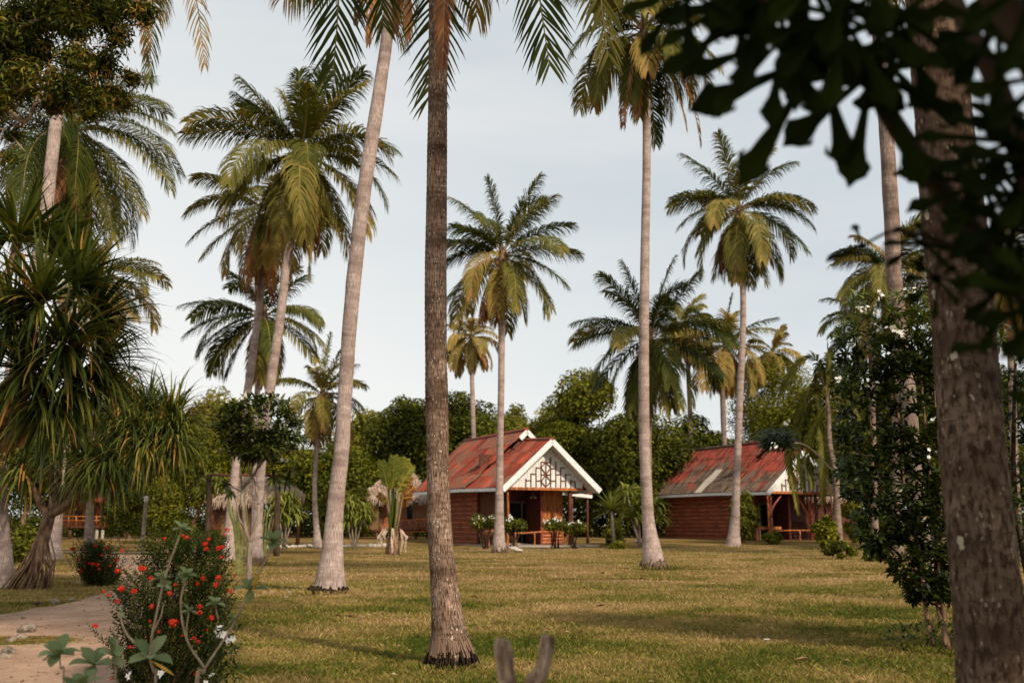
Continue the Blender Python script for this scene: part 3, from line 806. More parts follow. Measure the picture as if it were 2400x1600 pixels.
# --- palm H: right of centre
palm('palm standing before the near red cottage, root ball at its foot',
     [(1147, 1266, 33), (1146, 1240, 29), (1147, 1205, 23), (1147, 1150, 20), (1148, 1080, 17.5), (1149, 1000, 16), (1151, 900, 15.5), (1152, 800, 16), (1153, 720, 16), (1153, 650, 17), (1152, 600, 15)], 49, (1153, 584), 192, seed=51, n=16, far=1, dead=4, nuts=3, mat='trunk_pale', rootr=.36, valb=.2,
     hi=74, lo=-58, extra=[(-1, 62, .92, 40, .3), (-1, 82, .95, 8, .2), (1, 68, 1.05, 14, .25), (1, 56, .95, 28, .45), (1, 34, .95, 38, .12), (1, 8, .98, 30, .3), (1, -12, .95, 40, .22), (1, -38, .95, 25, .42), (-1, 18, .8, 30, .15), (-1, 6, .75, 45, .1), (-1, -32, .95, 25, .32),
                          (-1, -72, .75, 12, .92), (1, -68, .7, 14, .9), (1, -62, .85, 20, .08), (-1, 40, .7, 35, .25)])
palm('small distant palm beside the dark brown centre trunk', [(1092, 1240, 15), (1090, 1100, 11), (1088, 1000, 11), (1085, 900, 11), (1083, 800, 9)], 78, (1083, 772), 95, seed=52, n=20, far=2, dead=2, nuts=3, valb=.42, mat='trunk_pale', lo=-60)
# --- palm J: tall, right
palm('tall slender pale palm rising to the top edge right of centre',
     [(1501, 1298, 60), (1499, 1280, 50), (1494, 1235, 36), (1489, 1190, 28), (1485, 1120, 26), (1481, 1040, 25), (1479, 940, 25), (1479, 800, 23.5), (1480, 680, 22.5), (1482, 540, 20.5), (1485, 400, 19.5), (1485, 260, 19), (1482, 150, 19), (1479, 85, 20)], 31, (1478, 66), 230, seed=61, n=18, far=1, dead=0, nuts=3,
     mat='trunk_pale', rootr=.42, valb=.2, hi=84, lo=-45,
     extra=[(-1, -8, .85, 75, .08), (-1, 8, .95, 80, .42), (1, -10, .95, 60, .45), (1, 15, .95, 60, .5), (1, -55, .85, 28, .2), (-1, -62, .9, 24, .4, -50), (-1, -62, 1.2, 28, .90, -40), (-1, -68, 1.05, 20, .86, -60), (1, -52, 1.42, 36, .88), (1, -60, 1.2, 24, .85), (-1, -78, 1.0, 8, .35, -60), (1, 50, .9, 40, .3), (-1, 45, .9, 40, .45), (1, -74, 1.15, 8, .15, 60)])
# --- palm K
palm('palm with round crown and orange coconuts right of the tall slender trunk',
     [(1684, 1254, 40), (1686, 1225, 27), (1689, 1180, 20), (1692, 1100, 16.5), (1696, 1000, 16), (1700, 900, 15.5), (1705, 800, 14), (1707, 700, 13.5), (1704, 600, 14), (1700, 525, 14)], 62, (1698, 482), 185, seed=71, n=22, far=1, dead=4, nuts=9, mat='trunk_pale', valb=.2, hi=78, lo=-72,
     extra=[(-1, 78, 1.0, 8, .35), (-1, 50, 1.0, 25, .2), (-1, 24, 1.0, 50, .35), (-1, 4, .95, 55, .3), (-1, -30, .85, 35, .45), (-1, -58, .98, 20, .45), (1, 60, .9, 50, .3), (1, 26, .95, 70, .35), (1, 10, 1.0, 70, .2), (1, -20, 1.0, 40, .18), (1, -52, 1.0, 25, .25), (1, -66, 1.0, 18, .5), (-1, -76, .95, 8, .5, -50)])
root_mass(bpy.data.objects['coconut_palm.%03d' % 10] if False else [o for o in bpy.data.objects if o.get('label', '').startswith('palm with round crown')][0], 1684, 62, .42, .15, 'root', 9)
# --- palm L: dark, behind J
palm('dark crowned palm directly behind the tall slender trunk',
     [(1492, 1262, 24), (1491, 1150, 15), (1490, 1000, 13), (1490, 880, 13), (1489, 800, 14)], 71, (1492, 772), 200, seed=72, n=20, far=1, dead=1, nuts=3, mat='trunk_mid', valb=.0, hi=85, lo=-66,
     extra=[(-1, 26, .98, 48, .06), (-1, 8, 1.0, 42, .08), (-1, 58, .92, 22, .2), (-1, 72, .9, 8, .1), (1, 76, .95, 12, .12), (1, 52, .92, 5, .15), (1, 24, .95, 40, .35), (1, 16, 1.25, 45, .42), (1, -18, .95, 30, .08), (-1, -30, .95, 30, .05), (-1, -58, .95, 20, .3, -50), (1, -72, 1.0, 14, .82), (1, -58, .9, 24, .4), (-1, -68, .9, 12, .06), (-1, -80, .95, 5, .9)])
palm('small distant palm just right of the dark crowned one', [(1590, 1228, 16), (1588, 1100, 12), (1585, 950, 11), (1578, 800, 10)], 95, (1572, 745), 105, seed=73, n=18, far=2, dead=1, nuts=2, valb=.3, mat='trunk_mid')
palm('middle distant palm with yellowish crown over the far red roof', [(1672, 1228, 17), (1668, 1100, 13), (1662, 980, 12), (1660, 880, 13), (1664, 812, 12)], 93, (1666, 790), 130, seed=74, n=20, far=2, dead=2, nuts=3, valb=.4, mat='trunk_mid',
     extra=[(1, 40, 1.0, 35, .15), (-1, 50, .9, 20, .3), (1, 82, .9, 5, .25), (-1, 10, .95, 60, .5), (1, 0, .9, 50, .55)])
palm('small hazy palm in the gap above the far red cottage', [(1776, 1228, 12), (1776, 1050, 9), (1775, 900, 8), (1774, 830, 8)], 98, (1774, 806), 78, seed=75, n=16, far=2, dead=0, nuts=0, valb=.45, mat='trunk_mid')
# --- right side
palm('mid grey palm trunk behind the white flowered shrub on the right', [(2132, 1362, 56), (2128, 1330, 40), (2118, 1230, 35), (2100, 1080, 34), (2086, 900, 34), (2068, 760, 33), (2054, 640, 34), (2049, 520, 35), (2042, 400, 34), (2034, 280, 32), (2024, 160, 28), (2012, 0, 26), (2000, -160, 24)], 18.2, (1998, -180), 470,
     seed=81, n=18, far=0, dead=0, nuts=4, mat='trunk_mid', hi=84, lo=25)
palm('palm crown spreading left behind the mid grey trunk on the right', [(2062, 1255, 26), (2060, 1100, 17), (2056, 900, 16), (2052, 700, 16)], 46, (2050, 618), 175, seed=82, n=20, far=1, dead=1, nuts=3, valb=.25, mat='trunk_mid',
     extra=[(-1, 34, 1.0, 62, .2), (-1, 18, 1.0, 45, .5), (-1, -6, 1.0, 50, .45), (-1, -30, 1.05, 35, .5), (1, 40, .9, 60, .2), (1, 5, .7, 60, .4)])
palm('small palm with low crown under the spreading one at right', [(2010, 1250, 16), (2006, 1000, 12), (2000, 800, 12)], 52, (1998, 745), 140, seed=84, n=14, far=2, dead=1, nuts=0, valb=.1, mat='trunk_mid', extra=[(-1, 28, .98, 62, .15), (-1, 5, .85, 50, .08)])
palm('yellowish palm crown behind the biggest trunk at the right edge', [(2336, 1255, 26), (2332, 1100, 17), (2325, 900, 16), (2318, 700, 16)], 40, (2318, 610), 200, seed=83, n=20, far=1, dead=2, nuts=3, valb=.4, mat='trunk_mid')

def near_right():
    d = 4.15
    pts = [(2330, 2450, 260), (2300, 1900, 175), (2283, 1640, 158), (2277, 1540, 152), (2268, 1400, 150), (2254, 1250, 147), (2240, 1100, 143), (2230, 980, 140), (2220, 850, 137), (2212, 740, 136), (2202, 620, 138), (2190, 500, 137), (2176, 380, 130), (2164, 240, 122), (2150, 110, 116), (2140, 0, 113), (2110, -260, 112), (2080, -620, 112), (2040, -1300, 115), (2010, -2150, 120)]
    x0 = P(2330, 2450, d)
    root = thing('coconut_palm', 'biggest and nearest trunk, dark with pale lichen spots, at the right', 'palm tree', (x0.x, d, 0), 0, 'coconut palms')
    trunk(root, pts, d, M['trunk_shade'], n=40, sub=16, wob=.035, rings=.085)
    cc = P(2010, -2200, d)
    crown(root, cc, 4.0, 14, 0, 91, 0, 4, hi=84, lo=10)
near_right()
# ------------------------------------------------------------------ broadleaf trees and shrubs
def ground_at(x, d):
    q = GD(x, d); return q

def crown_cloud(qb, centers, radii, n, lsize, r, base_v=.0, flat=.55, m=0, lw=.55, fill=.35, spread=.45):
    """leaf clumps: leaves spread over and inside many small uneven ellipsoids"""
    centers = np.asarray(centers); radii = np.asarray(radii); k = len(centers)
    p = radii ** 2 / np.sum(radii ** 2); ci = r.choice(k, n, p=p)
    dv = rand_dirs(n, r); dv[:, 2] += .25; dv = nrm(dv)
    rad = radii[ci] * np.where(r.uniform(0, 1, n) < fill, r.uniform(.2, .8, n), r.uniform(.8, 1.12, n))
    pos = centers[ci] + dv * rad[:, None] * np.array([1, 1, .75])
    cv = r.uniform(0, 1, k)[ci]
    nor = nrm(dv * .6 + rand_dirs(n, r) * .7 + np.array([0, 0, flat]))
    t = rand_dirs(n, r); ld = nrm(t - np.sum(t * nor, 1)[:, None] * nor + np.array([0, 0, -.15]))
    val = np.clip(base_v + .30 * cv + spread * r.uniform(0, 1, n) ** 1.5, 0, 1)
    ls = lsize * r.uniform(.6, 1.25, n)
    leaf_quads(qb, pos, ld, nor, ls, ls * lw, val, m)

def tree(name, label, cat, x, d, wpx, ytop, ybot, mat, seed, leaf=.26, n=9000, group=None, bark='bark', trunk_r=.16, clumps=34, base_v=.0, shape=1.0, dens=1.0, lw=.55, limb_up=.5, crr=(.26, .42)):
    """x, wpx, ytop, ybot in 2352-wide pixels: crown box; trunk goes down to the lawn"""
    r = np.random.default_rng(seed)
    g0 = ground_at(x, d); top = P(x, ytop, d).z; bot = P(x, ybot, d).z
    hw = wpx / 2 * mpp((ytop + ybot) / 2, d) * (1.28 if name == 'broadleaf_tree' else 1)
    root = thing(name, label, cat, g0, 0, group)
    cz = (top + bot) / 2; hh = (top - bot) / 2
    cs, rs = [], []
    for i in range(clumps):
        v = rand_dirs(1, r)[0] * r.uniform(.35, 1) ** .6
        taper = 1 - .35 * max(0, v[2]) * shape
        rr = r.uniform(*crr) * min(hw, hh * 1.3)
        cs.append([g0.x + v[0] * (hw - rr) * taper, g0.y + v[1] * (hw - rr) * .8, cz + v[2] * (hh - rr * .7)]); rs.append(rr)
    # one clump marks the top
    cs.append([g0.x + r.uniform(-.2, .2) * hw, g0.y, top - hh * .22]); rs.append(hh * .22)
    qb = QB(); crown_cloud(qb, cs, rs, int(n * dens * (2.1 if name == 'broadleaf_tree' else 1.35)), leaf * 1.08, r, base_v, lw=lw)
    qb.build('crown', M[mat], root)
    m = MB(); fork = Vector((g0.x + r.uniform(-.15, .15) * hw, g0.y, bot + (top - bot) * .18)); base = Vector((g0.x, g0.y, g0.z - .1))
    m.tube([base, (base + fork) / 2 + Vector((r.uniform(-.1, .1) * hw, 0, 0)), fork], [trunk_r * 1.3, trunk_r, trunk_r * .8], 8, wob=.15)
    for i in range(7):
        c = Vector(cs[i * 3 % len(cs)])
        mid = (fork + c) / 2 + Vector((r.uniform(-.1, .1), r.uniform(-.1, .1), r.uniform(-.1, .2))) * hw
        m.tube([fork - Vector((0, 0, .1)), mid, c], [trunk_r * .5, trunk_r * .32, trunk_r * .12], 5, wob=.1)
    m.build('trunk', M[bark], root, True)
    return root

BG = 'broadleaf trees behind the cottages'
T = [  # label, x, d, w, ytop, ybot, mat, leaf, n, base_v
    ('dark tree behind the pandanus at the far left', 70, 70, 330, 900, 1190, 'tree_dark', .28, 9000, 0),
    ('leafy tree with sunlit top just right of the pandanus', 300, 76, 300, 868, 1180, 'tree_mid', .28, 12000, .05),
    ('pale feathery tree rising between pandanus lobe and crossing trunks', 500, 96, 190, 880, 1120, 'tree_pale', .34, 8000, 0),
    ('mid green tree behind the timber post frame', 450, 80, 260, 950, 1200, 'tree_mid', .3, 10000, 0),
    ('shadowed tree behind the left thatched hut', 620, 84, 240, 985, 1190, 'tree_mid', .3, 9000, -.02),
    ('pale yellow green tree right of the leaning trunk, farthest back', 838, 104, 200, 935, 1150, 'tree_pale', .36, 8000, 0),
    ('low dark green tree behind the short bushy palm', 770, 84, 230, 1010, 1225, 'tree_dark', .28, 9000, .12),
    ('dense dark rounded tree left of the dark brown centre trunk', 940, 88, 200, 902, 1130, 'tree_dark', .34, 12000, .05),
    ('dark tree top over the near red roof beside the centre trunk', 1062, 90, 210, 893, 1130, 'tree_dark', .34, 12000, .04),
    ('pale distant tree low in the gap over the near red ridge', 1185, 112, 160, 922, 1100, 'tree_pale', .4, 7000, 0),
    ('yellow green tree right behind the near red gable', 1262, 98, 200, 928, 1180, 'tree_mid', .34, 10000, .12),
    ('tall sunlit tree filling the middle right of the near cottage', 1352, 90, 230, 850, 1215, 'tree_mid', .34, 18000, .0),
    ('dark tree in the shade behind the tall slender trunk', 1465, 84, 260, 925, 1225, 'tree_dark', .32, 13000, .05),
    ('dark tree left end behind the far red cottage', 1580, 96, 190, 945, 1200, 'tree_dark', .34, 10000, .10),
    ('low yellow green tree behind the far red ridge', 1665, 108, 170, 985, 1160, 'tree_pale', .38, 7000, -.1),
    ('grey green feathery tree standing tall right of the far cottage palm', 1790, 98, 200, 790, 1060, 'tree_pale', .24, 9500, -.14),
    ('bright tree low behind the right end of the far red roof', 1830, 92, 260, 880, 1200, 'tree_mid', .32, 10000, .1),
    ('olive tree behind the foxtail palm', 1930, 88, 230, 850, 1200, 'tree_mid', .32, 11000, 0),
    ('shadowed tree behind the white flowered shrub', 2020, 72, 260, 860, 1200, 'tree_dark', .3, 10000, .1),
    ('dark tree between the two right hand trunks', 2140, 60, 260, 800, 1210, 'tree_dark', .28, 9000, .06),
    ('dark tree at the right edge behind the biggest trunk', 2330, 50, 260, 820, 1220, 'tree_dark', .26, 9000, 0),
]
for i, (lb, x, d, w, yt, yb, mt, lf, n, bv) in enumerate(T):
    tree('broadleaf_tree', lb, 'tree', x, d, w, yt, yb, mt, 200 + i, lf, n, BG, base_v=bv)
# low growth that closes the view under the crowns
def understory():
    r = np.random.default_rng(77); qb = QB()
    cs, rs = [], []
    for x in np.arange(-120, 2500, 17):
        d = 100 + r.uniform(-3, 6)
        g0 = GD(x, d)
        for k in range(5):
            cs.append([g0.x, g0.y + r.uniform(-1, 1), g0.z + .9 + k * 1.6 + r.uniform(-.5, .5)]); rs.append(r.uniform(1.0, 1.6))
    for x in np.arange(-120, 2500, 13):
        d = 91 + r.uniform(-2, 2); g0 = GD(x, d)
        for k in range(2):
            cs.append([g0.x, g0.y + r.uniform(-1, 1), g0.z + .35 + k * 1.1 + r.uniform(-.2, .3)]); rs.append(r.uniform(.7, 1.1))
    crown_cloud(qb, cs, rs, 130000, .38, r, .02)
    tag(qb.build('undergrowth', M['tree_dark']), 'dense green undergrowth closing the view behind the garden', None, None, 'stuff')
understory()

SH = [  # name, label, x, d, w, ytop, ybot, mat, leaf, n, base_v
    ('shrub', 'round dark clipped shrub left of the wooden lamp post', 282, 56, 138, 1085, 1245, 'tree_dark', .14, 9000, .05),
    ('shrub', 'bushy green shrub hanging behind the wooden lamp post', 372, 66, 130, 1090, 1240, 'tree_mid', .2, 6000, 0),
    ('shrub', 'small pale shrub between lamp post and timber post', 420, 60, 80, 1190, 1262, 'tree_mid', .14, 3000, .15),
    ('shrub', 'yellow green shrub just left of the leaning trunk', 755, 62, 75, 1130, 1245, 'tree_pale', .18, 5000, -.15),
    ('shrub', 'sunlit shrub between leaning trunk and right thatched hut', 822, 64, 90, 1115, 1240, 'tree_pale', .18, 5000, -.2),
    ('shrub', 'reddish garden shrub between the two red cottages', 1408, 66, 64, 1188, 1262, 'tree_dark', .16, 3500, .2),
    ('shrub', 'small shrub at the foot of the white stemmed yucca', 1417, 56, 46, 1238, 1268, 'tree_mid', .1, 1800, .1),
    ('shrub', 'tall bamboo like shrub leaning on the far cottage wall', 1708, 67, 92, 1128, 1245, 'tree_pale', .26, 2600, -.15),
    ('shrub', 'bright leafy shrub growing round the foxtail palm foot', 1893, 44, 62, 1185, 1270, 'tree_mid', .2, 3600, .05),
    ('shrub', 'low dark clump on the lawn right of the foxtail palm foot', 1925, 40, 86, 1240, 1284, 'tree_dark', .12, 3600, .12),
    ('shrub', 'small green clump at the lawn edge by the white flowered shrub', 2012, 38, 70, 1258, 1302, 'tree_dark', .12, 3000, .15),
    ('shrub', 'rounded dark hedge bush behind the white flowered shrub', 2010, 54, 120, 1165, 1262, 'tree_dark', .16, 6500, .12),
    ('shrub', 'leafy shrub between foxtail palm and hedge bush', 1960, 60, 70, 1150, 1250, 'tree_mid', .2, 3500, .05),
    ('shrub', 'low shrub with white flowers by the far cottage porch', 1775, 66, 62, 1215, 1252, 'tree_dark', .12, 3000, .1),
    ('shrub', 'pale grey green weeds between the left edge trunks', 60, 30, 90, 1205, 1300, 'tree_pale', .16, 2600, -.25),
    ('shrub', 'grassy bush at the foot of the left thatched hut palms', 490, 48, 90, 1215, 1275, 'tree_dark', .14, 3600, .15),
]
for i, (nm, lb, x, d, w, yt, yb, mt, lf, n, bv) in enumerate(SH):
    tree(nm, lb, 'shrub', x, d, w, yt, yb, mt, 300 + i, lf, n, 'garden shrubs', trunk_r=.03, clumps=16, base_v=bv, crr=(.25, .5))

# ------------------------------------------------------------------ strap-leaved rosettes
def straps(qb, c, n, L, wid, r, val=(.1, .7), up=.3, droop=1.5, hemi=-.3, axis=(0, 0, 1), nseg=6, old=.08):
    """rosette of long arching strap leaves round c"""
    ax = np.array(axis, float)
    dv = rand_dirs(n * 3, r); dv = dv[(dv @ ax) > hemi][:n]; n = len(dv)
    d = nrm(dv + ax * up)
    l = L * r.uniform(.7, 1.1, n); pts = [np.tile(np.array(c, float), (n, 1)) + d * .05]
    dd = d.copy()
    dr = droop * r.uniform(.3, 1.4, n)
    for j in range(nseg):
        pts.append(pts[-1] + dd * (l / nseg)[:, None])
        dd = nrm(dd + np.array([0, 0, -1.]) * (dr * (.1 + .16 * j))[:, None])
    side = nrm(np.cross(d, np.array([0, 0, 1.]) + rand_dirs(n, r) * .25))
    ws = np.interp(np.linspace(0, 1, nseg + 1), [0, .15, .6, 1], [.8, 1, .8, .05]) * wid
    V = np.stack([p + s * side * w / 2 for p, w in zip(pts, ws) for s in (-1, 1)], 1)
    b = np.arange(n)[:, None] * (2 * (nseg + 1))
    Q = np.concatenate([np.stack([b[:, 0] + 2 * j, b[:, 0] + 2 * j + 1, b[:, 0] + 2 * j + 3, b[:, 0] + 2 * j + 2], 1) for j in range(nseg)])
    v = r.uniform(*val, n); v = np.where(r.uniform(0, 1, n) < old, r.uniform(.82, 1, n), v)
    qb.add(V.reshape(-1, 3), Q, np.tile(v, nseg))

def pandanus(label, heads, d, base, forks, L, wid, seed, prop=True, mat='strap', n=95, bark='bark', dr=1.0, sk=3):
    r = np.random.default_rng(seed); rd = random.Random(seed)
    b = P(base[0], base[1], d); b.z = gz(b.x, b.y)
    root = thing('screw_pine', label, 'tree', b, 0)
    hp = []
    for (x, y, dd, ax) in heads:
        c = P(x, y, d + dd); hp.append(c)
        qb = QB(); straps(qb, c, n, L * r.uniform(.85, 1.1), wid, r, axis=nrm(np.array(ax, float)), up=.35, droop=dr, hemi=-.15)
        # skirt of older hanging leaves
        straps(qb, c + Vector((0, 0, -.12)), n // sk, L * 1.05, wid, r, axis=(0, 0, -1), up=-.2, droop=2.2, hemi=-.5, old=.28, val=(.0, .45))
        qb.build('leaf_head', M[mat], root)
    m = MB()
    f = P(forks[0], forks[1], d)
    m.tube([b + Vector((0, 0, -.1)), (b + f) / 2 + Vector((.04, 0, 0)), f], [.15, .13, .12], 10, wob=.2)
    for c in hp:
        mid = (f + c) / 2 + Vector((rd.uniform(-.2, .2), rd.uniform(-.2, .2), -.25))
        m.tube([f - Vector((0, 0, .05)), mid, c], [.085, .065, .045], 7, wob=.15, sub=3)
    m.build('trunk', M[bark], root, True)
    if prop:
        m = MB()
        for i in range(46):
            a = rd.uniform(0, 2 * math.pi); h = rd.uniform(.35, 1.25); t = h / (f - b).z
            p0 = b + (f - b) * min(t, 1); dv = Vector((math.cos(a), math.sin(a) * .8, 0)); sp = rd.uniform(.18, .46) * (.5 + h * .45)
            m.tube([p0 + dv * .1, p0 + dv * (.1 + sp * .6) + Vector((0, 0, -h * .5)), Vector((b.x, b.y, -.05)) + dv * (.12 + sp)], [.013, .017, .014], 5, r=rd.random())
        m.build('prop_roots', M['bark'], root, True)
    return root

pandanus('huge screw pine at the left edge with long arching leaves, some yellow tipped',
         [(40, 560, .0, (.1, -.3, .9)), (120, 590, .2, (.4, -.2, .8)), (175, 660, -.2, (.8, -.3, .5)), (215, 740, .1, (1, -.2, .25)), (95, 690, -.7, (.2, -1, .4)), (30, 740, -.6, (-.2, -1, .3)), (150, 790, -.6, (.5, -.9, .1)),
          (225, 830, .0, (1, -.3, -.1)), (60, 850, -.5, (0, -1, .1)), (170, 880, -.2, (.6, -.6, -.3)), (-40, 640, 0, (-.6, -.4, .5)), (-30, 860, -.2, (-.5, -.6, 0)), (110, 920, -.2, (.2, -.7, -.4))],
         11.8, (-150, 1452), (-120, 1040), .95, .046, 401, False, n=120, dr=.36, sk=12)
pandanus('screw pine with drooping leaves on a stilt rooted trunk, right of the huge one',
         [(340, 945, .1, (.3, -.4, .8)), (392, 965, 0, (.8, -.3, .5)), (300, 985, -.4, (0, -.7, .6)), (250, 1010, .2, (-.3, -.5, .7)), (355, 1005, -.4, (.4, -.8, .2)), (175, 1020, 0, (-.4, -.4, .8)), (200, 1065, -.5, (0, -.9, .2)), (110, 1050, .2, (-.7, -.2, .6)),
          (60, 1075, -.2, (-.8, -.5, .3)), (280, 960, .8, (0, .2, 1)), (405, 1000, -.3, (.7, -.6, .3)), (330, 1030, -.5, (.1, -.9, .1)), (140, 985, .3, (-.2, -.3, 1)), (20, 1010, .3, (-.7, -.3, .5)), (270, 925, 0, (-.2, -.4, .9)), (250, 1060, -.5, (.2, -.9, 0))],
         21.5, (62, 1343), (113, 1178), 1.22, .046, 402, True, n=105, dr=.75, sk=4)

# ------------------------------------------------------------------ top left: fine-leaved flowering tree
def small_leaf_tree():
    r = np.random.default_rng(9); d = 12.5
    b = Vector((-9.2, 12.9, 0))
    root = thing('flowering_tree', 'small leaved tree with orange yellow blossoms overhanging the top left corner', 'tree', b)
    cs, rs = [], []
    for (x, y, rad, n) in [(60, 60, 75, 5), (170, 40, 75, 5), (270, 50, 60, 5), (330, 25, 32, 3), (60, 150, 70, 4), (170, 130, 65, 4), (250, 130, 42, 3), (30, 215, 50, 3), (120, 215, 55, 3), (200, 195, 50, 4), (262, 210, 36, 3), (290, 178, 26, 3), (215, 245, 32, 3),
                           (-60, 60, 90, 4), (-60, 180, 80, 4), (100, -60, 110, 5), (240, -70, 100, 5), (20, 300, 26, 2), (20, 350, 22, 1), (140, 250, 26, 2)]:
        for k in range(n):
            o = r.normal(0, .42, 2) * rad
            c = P(x + o[0], y + o[1], d + r.uniform(-.9, .9)); cs.append(list(c)); rs.append(rad * mpp(y, d) * r.uniform(.6, 1.0))
    qb = QB()
    crown_cloud(qb, cs, rs, 52000, .10, r, 0, lw=.27, fill=.75, spread=.7)
    qb.build('crown', M['leaf_small'], root)
    # blossom sprays on the outer clumps
    qb = QB(); cs = np.array(cs); rs = np.array(rs)
    for i in range(150):
        k = r.integers(len(cs)); c = cs[k] + rand_dirs(1, r)[0] * rs[k] * r.uniform(.7, 1.1)
        n = 16; pos = c + r.normal(0, .05, (n, 3)); dv = nrm(rand_dirs(n, r) + np.array([0, 0, .2]))
        leaf_quads(qb, pos, dv, rand_dirs(n, r), .085, .014, r.uniform(0, 1, n))
    qb.build('blossoms', M['blossom'], root)
    m = MB()
    m.tube([b + Vector((0, 0, -.1)), b + Vector((.2, 0, 2.5)), P(-160, 300, d)], [.22, .18, .14], 10, wob=.1)
    hub = P(-160, 300, d)
    for br in [[(-160, 300), (-20, 215), (60, 200), (150, 212), (215, 205)], [(-160, 300), (-40, 150), (40, 68), (100, 42), (180, 22)], [(-160, 300), (0, 250), (60, 280), (110, 190), (250, 150)], [(-160, 300), (-60, 60), (60, -60), (200, -90)],
               [(40, 68), (60, 40), (75, 10)], [(60, 200), (40, 225), (20, 232)], [(-60, 290), (10, 298), (50, 340), (70, 358)], [(-60, 290), (0, 310), (20, 330), (30, 345)], [(150, 212), (180, 235), (230, 240)], [(60, 82), (90, 95), (112, 120)]]:
        pp = [P(x, y, d + .15 * math.sin(i * 2.1)) for i, (x, y) in enumerate(br)]
        th = .05 if br[0][0] == -160 else .016
        m.tube(pp, list(np.linspace(th, .008, len(pp))), 6, sub=4)
    m.build('trunk', M['stem_tan'], root, True)
small_leaf_tree()

# ------------------------------------------------------------------ leafy-tipped branching plants (frangipani kind)
def rosette(qb, c, n, L, wid, r, axis=(0, 0, 1), val=(.1, .9), flat=.2, m=0):
    """whorl of oblong leaves at a branch tip: four quads per leaf"""
    ax = nrm(np.array(axis, float)); a = np.arange(n) * 2.4 + r.uniform(0, 6)
    u = nrm(np.cross(ax, [.3, 1, .2])); v = np.cross(ax, u)
    el = np.linspace(.9, -.25, n) + r.normal(0, .12, n)
    d = (np.cos(a)[:, None] * u + np.sin(a)[:, None] * v) * np.cos(el)[:, None] + ax * np.sin(el)[:, None]
    l = L * r.uniform(.75, 1.1, n); pts = []; p = np.tile(np.array(c, float), (n, 1)); dd = nrm(d)
    side = nrm(np.cross(dd, ax + rand_dirs(n, r) * .2)); prof = [.18, .75, 1, .8, .08]
    for j in range(5):
        pts.append(p.copy()); p = p + dd * (l / 4)[:, None]; dd = nrm(dd + np.array([0, 0, -.14]) * (1 + j * .6))
    V = []
    for pt, w in zip(pts, prof):
        V += [pt - side * wid * w / 2, pt + side * wid * w / 2]
    V = np.stack(V, 1); b = np.arange(n)[:, None] * 10
    Q = np.concatenate([np.stack([b[:, 0] + 2 * j, b[:, 0] + 2 * j + 1, b[:, 0] + 2 * j + 3, b[:, 0] + 2 * j + 2], 1) for j in range(4)])
    qb.add(V.reshape(-1, 3), Q, np.tile(r.uniform(*val, n), 4), m)

def white_flowers(root, c, k, size, r, name='flower_cluster', mat='petal_white'):
    qb = QB(); c = np.array(c)
    for i in range(k):
        o = c + r.normal(0, size * .9, 3); n = 5; ax = nrm(rand_dirs(1, r)[0] + np.array([0, -.8, .8]))
        u = nrm(np.cross(ax, [.2, .9, .1])); v = np.cross(ax, u); a = np.arange(n) * 2 * np.pi / n
        dv = np.cos(a)[:, None] * u + np.sin(a)[:, None] * v + ax * .15
        leaf_quads(qb, np.tile(o, (n, 1)), dv, np.tile(ax, (n, 1)), size, size * .75, r.uniform(.3, 1, n), bend=.1)
    return qb.build(name, M[mat], root)

